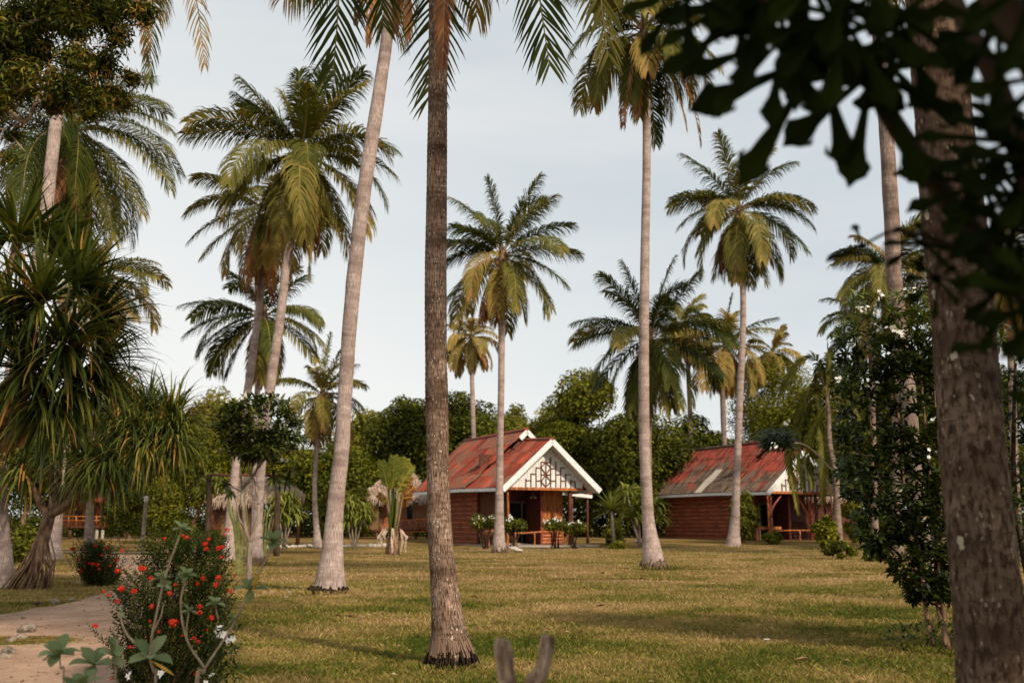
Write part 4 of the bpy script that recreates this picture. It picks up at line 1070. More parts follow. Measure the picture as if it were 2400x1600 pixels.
def frangipani():
    """slim forked tree with leafy tips in front of the left thatched hut (pixels of the 2400 frame)"""
    r = np.random.default_rng(55); d = 20.0
    root = thing('frangipani_tree', 'slim pale stemmed frangipani with white flowers before the left thatched hut', 'tree', G(583, 1375))
    m = MB()
    S = lambda x, y, dd=0: W(x, y, d + dd)
    base = G(583, 1375); d = base.y
    def br(pts, r0, r1):
        pp = [S(x, y, dd) for x, y, dd in pts]; m.tube(pp, list(np.linspace(r0 * .8, r1 * .8, len(pp))), 7, sub=3, wob=.35)
    m.tube([base + Vector((0, 0, -.05)), S(584, 1330), S(586, 1270)], [.075, .06, .052], 9, wob=.3, sub=4)
    br([(586, 1272, 0), (574, 1232, 0), (570, 1190, 0), (566, 1170, 0), (572, 1140, 0), (590, 1120, 0), (620, 1060, 0), (632, 1020, .1)], .055, .03)
    br([(586, 1272, 0), (597, 1235, 0), (606, 1200, 0), (602, 1150, .1), (594, 1120, .1)], .045, .02)
    br([(574, 1232, 0), (560, 1215, 0), (556, 1185, 0), (548, 1155, 0), (540, 1150, 0)], .035, .018)
    br([(566, 1170, 0), (566, 1130, 0), (563, 1100, 0), (566, 1060, 0)], .028, .018)
    br([(590, 1120, 0), (582, 1090, 0), (590, 1060, .2)], .028, .018)
    br([(580, 1176, 0), (610, 1178, 0), (618, 1165, 0), (640, 1120, 0)], .022, .014)
    br([(620, 1060, 0), (640, 1040, 0), (662, 1010, 0)], .02, .014)
    br([(566, 1060, 0), (555, 1010, 0), (545, 980, 0)], .02, .012)
    qb = QB(); tips = []
    for i in range(165):
        a = r.uniform(0, 6.283); q = math.sqrt(r.uniform(0, 1))
        x = 610 + 100 * q * math.cos(a); y = 1010 + 80 * q * math.sin(a)
        if x > 640 and y > 1060: y -= 30
        tips.append((x, y, r.uniform(-.8, .8)))
    tips += [(540, 1150, 0), (532, 1135, .1), (640, 1118, 0), (650, 1130, .1), (555, 960, 0), (560, 950, .1), (650, 948, 0), (668, 945, 0), (520, 962, 0), (690, 1100, 0), (672, 1125, 0), (500, 1000, 0)]
    for x, y, dd in tips:
        c = S(x, y, dd); ax = np.array([(x - 605) / 160, r.uniform(-.5, .3), (1060 - y) / 110 + .4])
        rosette(qb, c, 15, .26, .06, r, ax, (.15, 1.0))
        if r.uniform() < .3: m.tube([S(600 + (x - 600) * .4, max(y, 1040) + 20, 0), c], [.016, .01], 5)
    qb.build('crown', M['shrub_dark'], root)
    m.build('trunk', M['bark_grey'], root, True)
    for x, y, k in [(528, 936, 5), (630, 938, 6), (655, 930, 4), (596, 970, 4), (625, 968, 3), (592, 998, 3), (668, 996, 4), (664, 1074, 4), (648, 1002, 2), (575, 930, 4), (702, 1012, 2), (561, 940, 3)]:
        white_flowers(root, S(x, y, -.3), k, .055, r)
frangipani()

def tall_white_shrub():
    r = np.random.default_rng(66); d = 10.9
    S = lambda x, y, dd=0: W(x, y, d + dd)
    b = GD(2145, d)
    root = thing('frangipani_shrub', 'tall dark leaved shrub with white flowers left of the biggest trunk', 'shrub', b)
    m = MB()
    for pts, r0 in [([(2188, 1512), (2172, 1450), (2165, 1370), (2150, 1270), (2120, 1150), (2110, 1000), (2075, 830)], .03), ([(2222, 1518), (2205, 1450), (2192, 1370), (2195, 1280), (2180, 1130), (2165, 960), (2150, 800)], .032),
                    ([(2215, 1510), (2212, 1440), (2200, 1350), (2205, 1200), (2200, 1050), (2185, 850)], .026), ([(2195, 1420), (2232, 1410), (2240, 1360), (2238, 1310)], .016), ([(2192, 1480), (2160, 1400), (2140, 1330), (2125, 1270), (2060, 1120), (2040, 980)], .014),
                    ([(2150, 1270), (2100, 1180), (2050, 1060), (2035, 940)], .015), ([(2165, 1370), (2200, 1420), (2178, 1470)], .014)]:
        m.tube([S(x, y, r.uniform(-.08, .08)) for x, y in pts], list(np.linspace(r0, r0 * .35, len(pts))), 7, sub=4, wob=.15)
    m.build('stems', M['bark'], root, True)
    qb = QB()
    # narrow glossy leaves on upright shoots, thick above, thinning to the foot
    def shoots(n, fx, fy, ydd, L, lw, val):
        for i in range(n):
            x = fx(); y = fy()
            c = S(x, y, r.uniform(-ydd, ydd)); ax = np.array([(x - 2110) / 260 + r.normal(0, .2), r.normal(0, .35), 1.0])
            rosette(qb, c, 11, L, lw, r, ax, val)
    env = lambda y: np.interp(y, [680, 760, 900, 1100, 1250, 1340, 1410], [75, 118, 125, 140, 115, 70, 45])
    cen = lambda y: np.interp(y, [680, 760, 900, 1100, 1250, 1340, 1410], [2080, 2085, 2092, 2102, 2128, 2150, 2180])
    for i in range(860):
        y = 690 + 720 * r.uniform(0, 1); x = cen(y) + env(y) * r.uniform(-1, 1)
        c = S(x, y, r.uniform(-.45, .45)); ax = np.array([(x - 2110) / 260 + r.normal(0, .25), r.normal(0, .35), .8])
        top = y < 800
        rosette(qb, c, 10 if not top else 13, .115 if not top else .13, .038 if not top else .022, r, ax, (.0, .6) if not top else (.4, 1))
    # drooping low twig at the left
    for x, y in [(2035, 1282), (2050, 1290), (2068, 1282), (2085, 1300), (2100, 1330), (2110, 1350), (2060, 1262), (2240, 1330), (2225, 1300)]:
        rosette(qb, S(x, y, -.1), 8, .13, .04, r, (-.6, -.2, -.4), (0, .5))
    for i in range(46):
        rosette(qb, S(r.uniform(2080, 2240), r.uniform(1455, 1520), r.uniform(-.4, .4)), 8, .07, .024, r, (0, 0, 1), (.2, .8))
    qb.build('crown', M['shrub_dark'], root)
    for x, y, k in [(2062, 690, 6), (2128, 684, 6), (2016, 720, 5), (2032, 722, 4), (2052, 738, 5), (2058, 770, 5), (2088, 765, 5), (2104, 778, 7), (2113, 780, 6), (1965, 888, 7), (2184, 986, 3), (2176, 1060, 2), (2140, 682, 4), (2176, 760, 2)]:
        white_flowers(root, S(x, y, -.45), k, .026, r)
    # long arching bare twig that crosses in front of the far cottage gable
    m = MB(); pts = [(2150, 1230, 0), (2085, 1195, .2), (2010, 1145, .4), (1950, 1100, .5), (1905, 1055, .5), (1880, 1040, .5), (1862, 1038, .5)]
    m.tube([S(*p) for p in pts], list(np.linspace(.014, .009, len(pts))), 6, sub=4)
    pts = [(2100, 1080, 0), (2040, 1068, .2), (1985, 1060, .3), (1935, 1056, .3)]
    m.tube([S(*p) for p in pts], list(np.linspace(.01, .006, len(pts))), 5, sub=4)
    m.build('long_twig', M['stem_tan'], root, True)
    qb = QB()
    for i in range(34):
        a = r.uniform(0, 6.28); q = math.sqrt(r.uniform())
        rosette(qb, S(1825 + 40 * q * math.cos(a), 1030 + 26 * q * math.sin(a), .5 + r.uniform(-.2, .2)), 9, .13, .03, r, (-.3, -.2, .6), (0, .6))
    qb.build('twig_leaves', M['shrub_dark'], root)
    white_flowers(root, S(1836, 992, .3), 5, .026, r)
    # second leafy mass to the right of the big trunk
    root2 = thing('frangipani_shrub', 'dark shrub with narrow leaves at the right edge behind the biggest trunk', 'shrub', GD(2370, 10.5))
    qb = QB()
    for i in range(330):
        x = r.uniform(2290, 2520); y = r.uniform(760, 1330) if r.uniform() < .75 else r.uniform(1330, 1480)
        rosette(qb, W(x, y, 11 + r.uniform(-.6, .6)), 10, .15, .034, r, (0, -.2, 1), (.0, .6) if y > 850 else (.3, .95))
    qb.build('crown', M['shrub_dark'], root2)
    m = MB()
    for k in range(4):
        b2 = GD(2360 + 20 * k, 11); m.tube([b2, W(2350 + 30 * k, 1200, 11), W(2340 + 40 * k, 850, 11)], [.04, .03, .015], 6, sub=3)
    m.build('stems', M['bark_dark'], root2, True)
tall_white_shrub()

# ------------------------------------------------------------------ red-flowered bushes (pixels of the 2400 frame)
def red_bush(label, outline, d, base, nshoot, nfl, leaf, seed, flowers=(), frad=.035, depth=.4, K0=13):
    """outline: rows (y, xleft, xright)"""
    r = np.random.default_rng(seed); S = lambda x, y, dd=0: W(x, y, d + dd)
    b = GD(base / K, d)
    root = thing('red_flowered_bush', label, 'bush', b, 0, 'red flowered bushes')
    ys = [o[0] for o in outline]; xl = [o[1] for o in outline]; xr = [o[2] for o in outline]
    qb = QB(); m = MB()
    pos, dirs, nors, ln, val = [], [], [], [], []
    xc = (min(xl) + max(xr)) / 2
    for i in range(nshoot):
        y = r.uniform(ys[0], ys[-1]); a, c = np.interp(y, ys, xl), np.interp(y, ys, xr)
        x = a + (c - a) * r.uniform(0, 1); half = max((c - a) / 2, 1); ko = K0 * r.exponential(1) if r.uniform() < .25 else 0; e = (x - (a + c) / 2) / half
        dd = -depth * math.sqrt(max(0, 1 - e * e)) * r.uniform(-.7, 1)
        x += ko * np.sign(e); y -= ko * .8; tip = np.array(S(x, y, dd)); ax = nrm(np.array([e * .8 + r.normal(0, .15), -.25 + r.normal(0, .3), 1.0]))
        sl = leaf * r.uniform(3.5, 6.5); st = tip - ax * sl; k = 9
        u = nrm(np.cross(ax, [.2, 1, .1])); v = np.cross(ax, u); sv = r.uniform(0, 1)
        for j in range(k):
            t = j / (k - 1); p = st + ax * sl * t; an = j * 1.57 + r.uniform(-.3, .3)
            for s in (0, math.pi):
                o = math.cos(an + s) * u + math.sin(an + s) * v
                pos.append(p); dirs.append(o * (1 - .45 * t) + ax * (.45 + .5 * t)); nors.append(ax - o * .3); ln.append(leaf * r.uniform(.7, 1.15) * (1 - .25 * t)); val.append(min(1, .45 * sv + .5 * t * r.uniform(.2, 1)))
    leaf_quads(qb, pos, dirs, nors, np.array(ln), np.array(ln) * .42, np.array(val))
    qb.build('leaves', M['ixora'], root)
    for i in range(40):
        y = r.uniform(ys[0] + 20, ys[-1] - 10); a, c = np.interp(y, ys, xl), np.interp(y, ys, xr); x = r.uniform(a, c)
        q = S(x, y, r.uniform(-.1, .2)); bb = Vector((b.x + (q.x - b.x) * .25, d + r.uniform(-.1, .1), 0))
        m.tube([bb, (bb + q) / 2 + Vector(((q.x - b.x) * .12, 0, 0)), q], [.012, .009, .005], 5)
    m.build('stems', M['bark'], root, True)
    fl = list(flowers)
    while len(fl) < nfl:
        y = r.uniform(ys[0] + 5, ys[-1] * .8 + ys[0] * .2); a, c = np.interp(y, ys, xl), np.interp(y, ys, xr); fl.append((r.uniform(a, c), y, r.uniform(.5, .85)))
    for x, y, s in fl:
        a, c = np.interp(y, ys, xl), np.interp(y, ys, xr); e = min(1, abs((x - (a + c) / 2) / max((c - a) / 2, 1)))
        o = np.array(S(x, y, -depth * math.sqrt(1 - e * e) - .04)); q2 = QB(); n = int(34 * s) + 8; R_ = frad * s * .88
        dv = rand_dirs(n, r); dv[:, 2] = dv[:, 2] * .9 + .3; dv[:, 1] -= .3; dv = nrm(dv)
        p = o + dv * R_ * r.uniform(.55, 1.1, (n, 1)) * np.array([1, 1, .85]); t = nrm(np.cross(dv, rand_dirs(n, r)))
        leaf_quads(q2, p, t, dv, R_ * .55, R_ * .4, r.uniform(0, 1, n), bend=.1)
        leaf_quads(q2, p, np.cross(dv, t), dv, R_ * .5, R_ * .38, r.uniform(0, 1, n), bend=.1)
        q2.build('flower_head', M['petal_red'], root)
    return root

fx = lambda l: [(x / 3.36, 1150 + y / 3.36, s) for x, y, s in l]
red_bush('big dark green bush dotted with red flower heads in the left foreground',
         [(1238, 420, 470), (1255, 330, 530), (1285, 318, 545), (1320, 300, 548), (1345, 285, 555), (1375, 262, 555), (1400, 240, 552), (1450, 268, 548), (1500, 245, 545), (1540, 250, 535), (1600, 262, 520)],
         8.3, 400, 1120, 46, .042, 501,
         fx([(1120, 610, 1.2), (925, 630, .9), (962, 470, .7), (1190, 690, .9), (955, 770, 1.1), (1055, 790, 1), (855, 820, .7), (815, 790, .6), (920, 870, .8), (750, 1065, 1), (1195, 910, .9), (1365, 1040, 1.45), (1335, 805, .9), (1380, 738, .6), (1555, 730, .7), (1600, 688, .8),
             (1700, 740, .9), (1720, 685, 1), (1810, 790, .8), (1570, 910, .9), (1572, 960, .9), (1665, 1000, 1.0), (1530, 1160, .8), (1560, 1185, .7), (1435, 1140, .5), (1180, 1025, .6), (1250, 1108, .6), (1470, 370, .8), (1440, 350, .6), (1615, 420, 1), (1620, 458, .8), (1718, 455, .9), (1750, 440, .8),
             (1743, 520, .7), (1645, 380, .7), (1790, 308, .8), (1770, 345, .6), (1030, 1228, .7), (955, 1275, .7), (1540, 1440, .7), (1850, 660, .5), (1860, 1090, .5), (880, 1480, .5), (1640, 1095, .6), (740, 430, .01)]), .029, .42)
red_bush('smaller red flowered bush on the grass beside the sandy path', [(1266, 200, 240), (1285, 190, 262), (1300, 178, 275), (1330, 180, 285), (1350, 185, 280), (1362, 200, 262)], 22.5, 225, 420, 16, .075, 502,
         fx([(570, 458, 1), (740, 432, .6), (800, 505, .6), (705, 570, .8), (730, 575, .9), (770, 582, .9), (675, 560, .6), (640, 630, .8), (915, 545, 1), (870, 590, .7), (920, 630, 1), (620, 540, .6)]), .058, .45)

# ------------------------------------------------------------------ tall sage-leaved plants in the left foreground (pixels: crop frame 3.36x)
def obovate(qb, c, axis, n, L, wid, r, val=(.2, .7), spread=1.0):
    """broad rounded leaves in a whorl, each 5 rows x 2 columns"""
    ax = nrm(np.array(axis, float)); u = nrm(np.cross(ax, [.25, 1, .2])); v = np.cross(ax, u); c = np.array(c, float)
    for i in range(n):
        a = i * 2.4 + r.uniform(-.2, .2); el = spread * (.95 - 1.1 * i / max(n - 1, 1)) + r.normal(0, .08)
        d = nrm((math.cos(a) * u + math.sin(a) * v) * math.cos(el) + ax * math.sin(el)); s = nrm(np.cross(d, ax)); k = nrm(np.cross(s, d))
        l = L * r.uniform(.75, 1.1); rows = []; p = c.copy(); dd = d.copy()
        for j, w in enumerate([.12, .5, .85, 1.0, .8, .15]):
            w = w * wid / 2; rows += [p - s * w + k * w * .35, p, p + s * w + k * w * .35]
            p = p + dd * l / 5; dd = nrm(dd + np.array([0, 0, -.10]) * (j + 1) * .5)
        Q = [(3 * j + e, 3 * j + e + 1, 3 * j + 4 + e, 3 * j + 3 + e) for j in range(5) for e in (0, 1)]
        qb.add(np.array(rows), Q, r.uniform(*val))

def sage_plant(label, stems, whorls, seed, d=4.6, old=()):
    r = np.random.default_rng(seed); S = lambda x, y, dd=0: W(x / 3.36, 1150 + y / 3.36, d + dd)
    q = S(*stems[0][0][:2]); root = thing('crown_flower_plant', label, 'plant', (q.x, d, 0), 0, 'sage leaved foreground plants')
    m = MB()
    for pts in stems:
        pp = [S(*p) for p in pts]
        if pts[0][1] > 1380:
            g0 = pp[0].copy(); g0.z = -.03; pp = [g0] + pp
        r0 = .0068 if len(pts) > 4 else .0045
        m.tube(pp, list(np.linspace(r0, r0 * .55, len(pp))), 7, sub=4, wob=.12)
    m.build('stem', M['stem_tan'], root, True)
    for w in whorls:
        x, y, n, L = w[:4]; ax = w[4] if len(w) > 4 else (0, -.3, 1)
        qb = QB(); obovate(qb, S(x, y), ax, n, L * .66, L * .36, r); qb.build('leaf_whorl', M['sage'], root)
    for x, y, L, ax in old:
        qb = QB(); obovate(qb, S(x, y, -.05), ax, 1, L * .8, L * .33, r, (0, 1), 0.0); tag(qb.build('old_leaf', M['yellow_leaf'], root), 'yellowed hanging leaf')
    return root

sage_plant('tallest sage leaved plant crossing in front of the big red flowered bush', [[(1225, 1500), (1215, 1430), (1182, 1310), (1200, 1130), (1235, 960), (1270, 800), (1300, 680), (1345, 540), (1390, 420), (1432, 300)], [(1182, 1310), (1100, 1225), (1010, 1140), (965, 1050), (950, 965)],
            [(1205, 1110), (1240, 1040), (1270, 980), (1285, 900)], [(1290, 760), (1270, 720), (1265, 690)]],
           [(1434, 300, 6, .085), (1270, 690, 6, .085, (-.2, -.3, 1)), (1300, 745, 5, .07, (.3, -.4, .6)), (1182, 1310, 6, .16, (.1, -.5, .9)), (960, 955, 2, .05), (1285, 895, 3, .03)], 601, 4.6, [(1192, 1335, .17, (-.3, -.2, -1))])
sage_plant('sage leaved plant with a bent bare stem standing right of the tallest one', [[(1560, 1500), (1600, 1440), (1612, 1400), (1570, 1330), (1500, 1230), (1455, 1110), (1432, 1000), (1424, 860), (1445, 760), (1472, 675)], [(1470, 1180), (1470, 1070), (1488, 960)]],
           [(1474, 670, 9, .085, (.05, -.3, 1)), (1490, 945, 5, .06)], 602, 4.7)
sage_plant('sage leaved plant with a long stem leaning out to the right over the lawn', [[(1545, 1510), (1600, 1420), (1690, 1280), (1790, 1130), (1860, 1010), (1955, 810), (2010, 690), (2070, 590), (2120, 480), (2148, 420)], [(1722, 1010), (1705, 950), (1698, 890)]],
           [(2150, 410, 8, .13, (.1, -.3, 1)), (1972, 780, 7, .13, (0, -.4, 1)), (1700, 885, 5, .085), (1845, 1000, 4, .07, (-.3, -.3, .8))], 603, 4.8, [(1975, 790, .13, (-.9, -.3, .1)), (1990, 790, .12, (1, -.3, -.4))])
sage_plant('short sage leaved plant with a wide whorl standing over the sand', [[(500, 1510), (478, 1400), (470, 1290)]], [(470, 1290, 9, .15, (0, -.35, 1))], 604, 4.3)
sage_plant('short sage leaved plant between the sandy path and the red flowers', [[(745, 1510), (745, 1440), (742, 1380)], [(905, 1510), (905, 1400), (925, 1170)]], [(742, 1370, 8, .15, (.1, -.35, 1)), (885, 1290, 5, .12, (.5, -.3, .8)), (925, 1250, 2, .09)], 605, 4.3)
sage_plant('sage leaved plant cut by the bottom edge with a yellow leaf', [[(660, 1600), (670, 1560), (672, 1520)]], [(672, 1520, 7, .13, (-.3, -.3, 1)), (560, 1540, 5, .10)], 606, 4.1, [(690, 1560, .13, (-.7, -.3, .3))])
# ------------------------------------------------------------------ other plants
def rosette_plant(name, label, cat, x, y, d, L, wid, n, mat, trunk_top, seed, droop=1.0, trunk_r=.06, heads=None, bark='bark_grey', up=.3, hemi=-.35, val=(.2, .95)):
    """x,y in 2400 frame = head; stem goes down to the lawn"""
    r = np.random.default_rng(seed); root = thing(name, label, cat, GD(trunk_top[0] / K, d))
    hs = heads or [(x, y)]
    g0 = GD(trunk_top[0] / K, d); m = MB()
    for i, (hx, hy) in enumerate(hs):
        c = W(hx, hy, d + (r.uniform(-.3, .3) if i else 0)); qb = QB()
        straps(qb, c, n, L, wid, r, val, up, droop, hemi, old=.0, nseg=5)
        qb.build('leaf_head', M[mat], root)
        m.tube([g0 + Vector((r.uniform(-.05, .05), 0, -.05)), (g0 + c) / 2 + Vector((r.uniform(-.06, .06), 0, 0)), c], [trunk_r * 1.2, trunk_r, trunk_r * .8], 7, wob=.1)
    m.build('stem', M[bark], root, True)
    return root
rosette_plant('yucca', 'spiky yucca on a thin white stem between the two red cottages', 'plant', 1433, 1196, 60, 1.45, .09, 120, 'lime', (1437, 1277), 701, .5, .1, val=(.1, .8), hemi=-.6)
rosette_plant('dracaena', 'yellow green drooping plant half behind the tall slender trunk', 'plant', 1486, 1165, 62, 1.4, .2, 42, 'lime', (1500, 1270), 702, 2.0, .07, heads=[(1470, 1160), (1492, 1190), (1480, 1215), (1532, 1190), (1538, 1215)], val=(.35, .95))
rosette_plant('dracaena', 'bright yellow green plant with hanging leaves in front of the left thatched hut', 'plant', 668, 1195, 55, 1.1, .14, 60, 'lime', (668, 1262), 703, 2.2, .04, heads=[(655, 1178), (678, 1188), (650, 1200), (668, 1215), (688, 1212), (672, 1172)], val=(.3, 1))
rosette_plant('dracaena', 'yellow tipped plant with hanging leaves right of the leaning trunk', 'plant', 835, 1200, 56, 1.15, .13, 55, 'lime', (832, 1270), 704, 2.0, .04, heads=[(815, 1185), (838, 1192), (852, 1210), (826, 1215), (812, 1222)], val=(.3, 1))
rosette_plant('dracaena', 'pale drooping shrub over the left end of the timber beam', 'plant', 500, 1135, 64, 1.2, .13, 40, 'lime', (505, 1262), 705, 1.6, .04, heads=[(490, 1140), (512, 1132), (480, 1160)], val=(.2, .8))

def foxtail():
    # hangs over the gable of the far cottage
    r = np.random.default_rng(71); d = 44
    b = GD(1926, d); b2 = G(1965, 1278); d = b2.y if b2.y < 60 else 52
    root = thing('foxtail_palm', 'slim palm with bottle brush fronds and ringed stem at right of the far cottage', 'palm tree', GD(1965 / K, d))
    S = lambda x, y, dd=0: W(x, y, d + dd)
    m = MB(); m.tube([GD(1965 / K, d) - Vector((0, 0, .1)), S(1962, 1190), S(1958, 1110), S(1944, 1040), S(1942, 970), S(1938, 930)], [.20, .17, .16, .15, .11, .06], 10, sub=4, wob=.05)
    m.build('trunk', M['trunk_mid'], root, True)
    specs = [([(1940, 935), (1930, 880), (1912, 840), (1885, 845), (1850, 880), (1828, 925)], .42), ([(1940, 935), (1936, 870), (1940, 820), (1950, 850), (1952, 900)], .40), ([(1940, 935), (1925, 875), (1922, 850), (1915, 900), (1922, 960)], .4),
             ([(1940, 935), (1950, 880), (1970, 850), (1995, 870), (2010, 920)], .35), ([(1940, 935), (1905, 900), (1880, 960), (1860, 1030), (1858, 1110), (1872, 1200)], .5), ([(1940, 960), (1900, 960), (1870, 1010), (1850, 1070), (1862, 1160)], .35),
             ([(1940, 960), (1960, 960), (1985, 1010), (1975, 1090), (1955, 1200)], .4), ([(1940, 960), (1925, 990), (1932, 1080), (1930, 1180)], .4), ([(1940, 935), (1915, 905), (1890, 930), (1865, 985)], .4), ([(1940, 935), (1975, 930), (2010, 960), (2030, 1010)], .4), ([(1940, 950), (1915, 930), (1885, 985), (1875, 1060), (1885, 1150)], .3), ([(1940, 950), (1935, 950), (1905, 1010), (1898, 1080), (1905, 1140)], .35)]
    for i, (cp, v) in enumerate(specs):
        pp, _ = smooth([S(x, y, r.uniform(-.6, .6) * (k > 0)) for k, (x, y) in enumerate(cp)], [0] * len(cp), 5)
        path = [Vector(p) for p in pp]
        q1 = frond_mesh(path, .62, pairs=52, value=v, seed=900 + i, width=.07, beta=35, alpha0=55, alpha1=30, sag=.35, side_h=np.array([.6, .8, 0]), rad=.02)
        q2 = frond_mesh(path, .62, pairs=52, value=v - .08, seed=950 + i, width=.07, beta=-40, alpha0=55, alpha1=30, sag=.35, side_h=np.array([.9, -.4, 0]), rad=.01)
        q1.V += [a for a in q2.V]; q1.Q += [a + q1.n for a in q2.Q]; q1.R += q2.R; q1.M += q2.M; q1.n += q2.n
        q1.build('frond', [M['frond'], M['rachis']], root)
foxtail()

def travellers_palm():
    r = random.Random(8); rn = np.random.default_rng(8); d = 46
    S = lambda x, y, dd=0: W(450 + x / 3.485, 900 + y / 3.485, d + dd)   # crop pixels
    b = GD((450 + 1640 / 3.485) / K, d)
    root = thing('travellers_palm', 'fan shaped traveller palm with orange withered lower leaves and pale dry husks', 'plant', b)
    base = S(1640, 1200); m = MB()
    m.tube([b - Vector((0, 0, .1)), S(1640, 1300), base], [.34, .3, .22], 10, wob=.25); m.build('trunk', M['bark'], root, True)
    blades = [((1600, 850), (1545, 620), 72, .15), ((1610, 850), (1580, 700), 60, .35), ((1640, 850), (1652, 575), 78, .2), ((1650, 850), (1700, 590), 70, .25), ((1665, 850), (1755, 600), 72, .32), ((1680, 880), (1800, 650), 66, .62), ((1690, 900), (1790, 750), 56, .8),
              ((1700, 960), (1815, 830), 60, .92), ((1690, 975), (1760, 960), 60, .93), ((1590, 960), (1520, 900), 52, .84), ((1600, 940), (1560, 960), 46, .8), ((1720, 930), (1800, 920), 50, 1.0), ((1630, 870), (1615, 650), 60, .22)]
    for i, (p0, p1, w, v) in enumerate(blades):
        dd = (i % 5 - 2) * .12
        A = S(*p0, dd); B = S(*p1, dd); st = MB()
        mid = (base + A) / 2 + Vector(((p0[0] - 1640) / 900, 0, 0))
        st.tube([base + Vector(((p0[0] - 1640) / 500, dd, -.2)), mid, A], [.055, .04, .03], 6, r=v)
        leaf = QB(); ax = np.array(B - A); L = np.linalg.norm(ax); ax /= L; side = nrm(np.cross(ax, [0, 1, .1])); W_ = 0.98 * w / 3.485 * mpp(1150, d) / K
        nn = 26; k = np.array([0, 1, 0.])
        for s in (-1, 1):
            for j in range(nn):   # strips split along the veins, a little torn
                t0, t1 = j / nn, (j + 1.0 - (.12 if rn.uniform() < .25 else -.01)) / nn; prof = lambda t: (min(1, 5 * t + .35) * (1 - max(0, t - .8) ** 1.3 * 3.2)) * W_ * .62
                sagv = np.array([0, 0, -1.]) * L * .03
                q = [np.array(A) + ax * L * t0 + sagv * t0 ** 2, np.array(A) + ax * L * t1 + sagv * t1 ** 2]
                jit = rn.uniform(.94, 1.02)
                o = [q[1] + side * s * prof(t1) * jit + ax * W_ * .20 + k * .04 * rn.normal(), q[0] + side * s * prof(t0) * jit + ax * W_ * .20 + k * .04 * rn.normal()]
                leaf.add([q[0], q[1], o[0], o[1]], [(0, 1, 2, 3)], min(1, max(0, v + .34 * (v < .5) + rn.normal() * .05)))
        leaf.add([np.array(A) - side * .03 - k * .03, np.array(A) + side * .03 - k * .03, np.array(B) + side * .01 - k * .03, np.array(B) - side * .01 - k * .03], [(0, 1, 2, 3)], .76)
        o = leaf.build('leaf_blade', M['banana'], root)
        if v > .78: o['label'] = 'withered orange brown leaf blade'
        st.build('leaf_stalk', M['lime'] if v < .7 else M['rachis_dry'], root, True)
    m = MB()
    for i in range(20):
        a = r.uniform(0, 6.28); x = 1640 + 80 * math.cos(a) * r.uniform(.7, 1.15); top = S(x, 1190 + r.uniform(-15, 30), math.sin(a) * .3)
        bot = S(x + math.cos(a) * r.uniform(0, 50), r.uniform(1240, 1390), math.sin(a) * .45 - .1)
        bot.z = max(bot.z, .03)
        w = r.uniform(.05, .15); side = Vector((1, r.uniform(-.5, .5), 0)).normalized() * w / 2
        mid = (top + bot) / 2 + Vector((math.cos(a) * .12, math.sin(a) * .12, 0))
        m.add([top - side * .6, top + side * .6, mid + side, mid - side, bot + side * .4, bot - side * .4, mid + Vector((0, -.06, 0))], [(0, 1, 2, 3), (3, 2, 4, 5)], r.random())
    o = m.build('dry_husks', M['husk'], root)
    md = o.modifiers.new('s', 'SOLIDIFY'); md.thickness = .015
travellers_palm()

def cactus(label, cols, d, seed):
    r = random.Random(seed); S = lambda x, y, dd=0: W(450 + x / 3.485, 900 + y / 3.485, d + dd)
    q = S(cols[0][0][0], 1300); root = thing('column_cactus', label, 'cactus', (q.x, d, gz(q.x, d)), 0, 'column cacti')
    for i, pts in enumerate(cols):
        pp = [S(x, y, .1 * i) for x, y in pts]
        if pts[0][1] > 1250: pp[0].z = -.05
        m = MB(); pp2, rr = smooth(pp, [.032] * (len(pp) - 1) + [.024], 5)
        # ribbed column
        n = 14; vs = []; fs = []
        for a, p in enumerate(pp2):
            for k in range(n):
                t = 2 * math.pi * k / n; ra = rr[a] * (1.12 if k % 2 else .78)
                vs.append(p + Vector((math.cos(t) * ra, math.sin(t) * ra, 0)))
        for a in range(len(pp2) - 1):
            for k in range(n): fs.append((a * n + k, a * n + (k + 1) % n, (a + 1) * n + (k + 1) % n, (a + 1) * n + k))
        fs.append(tuple((len(pp2) - 1) * n + k for k in range(n)))
        m.add(vs, fs); m.build('stem', M['cactus'], root)
cactus('tall column cactus cluster left of the pale frangipani stems', [[(385, 1360), (350, 1200), (310, 1050), (298, 880)], [(400, 1360), (372, 1200), (345, 1100), (330, 1000)], [(415, 1350), (400, 1220), (385, 1150), (360, 1060)]], 27, 1)
cactus('column cactus rising between the crossing palm trunks', [[(445, 1340), (430, 1200), (420, 1000), (432, 850)], [(455, 1340), (450, 1150), (440, 1000)]], 36.5, 2)
cactus('grey green column cactus thicket right of the crossing trunks', [[(560, 1310), (565, 1150), (572, 950), (578, 750)], [(590, 1300), (610, 1100), (640, 1000)], [(580, 1300), (585, 1150), (600, 1010)], [(600, 1300), (630, 1150), (655, 1060)]], 40, 3)

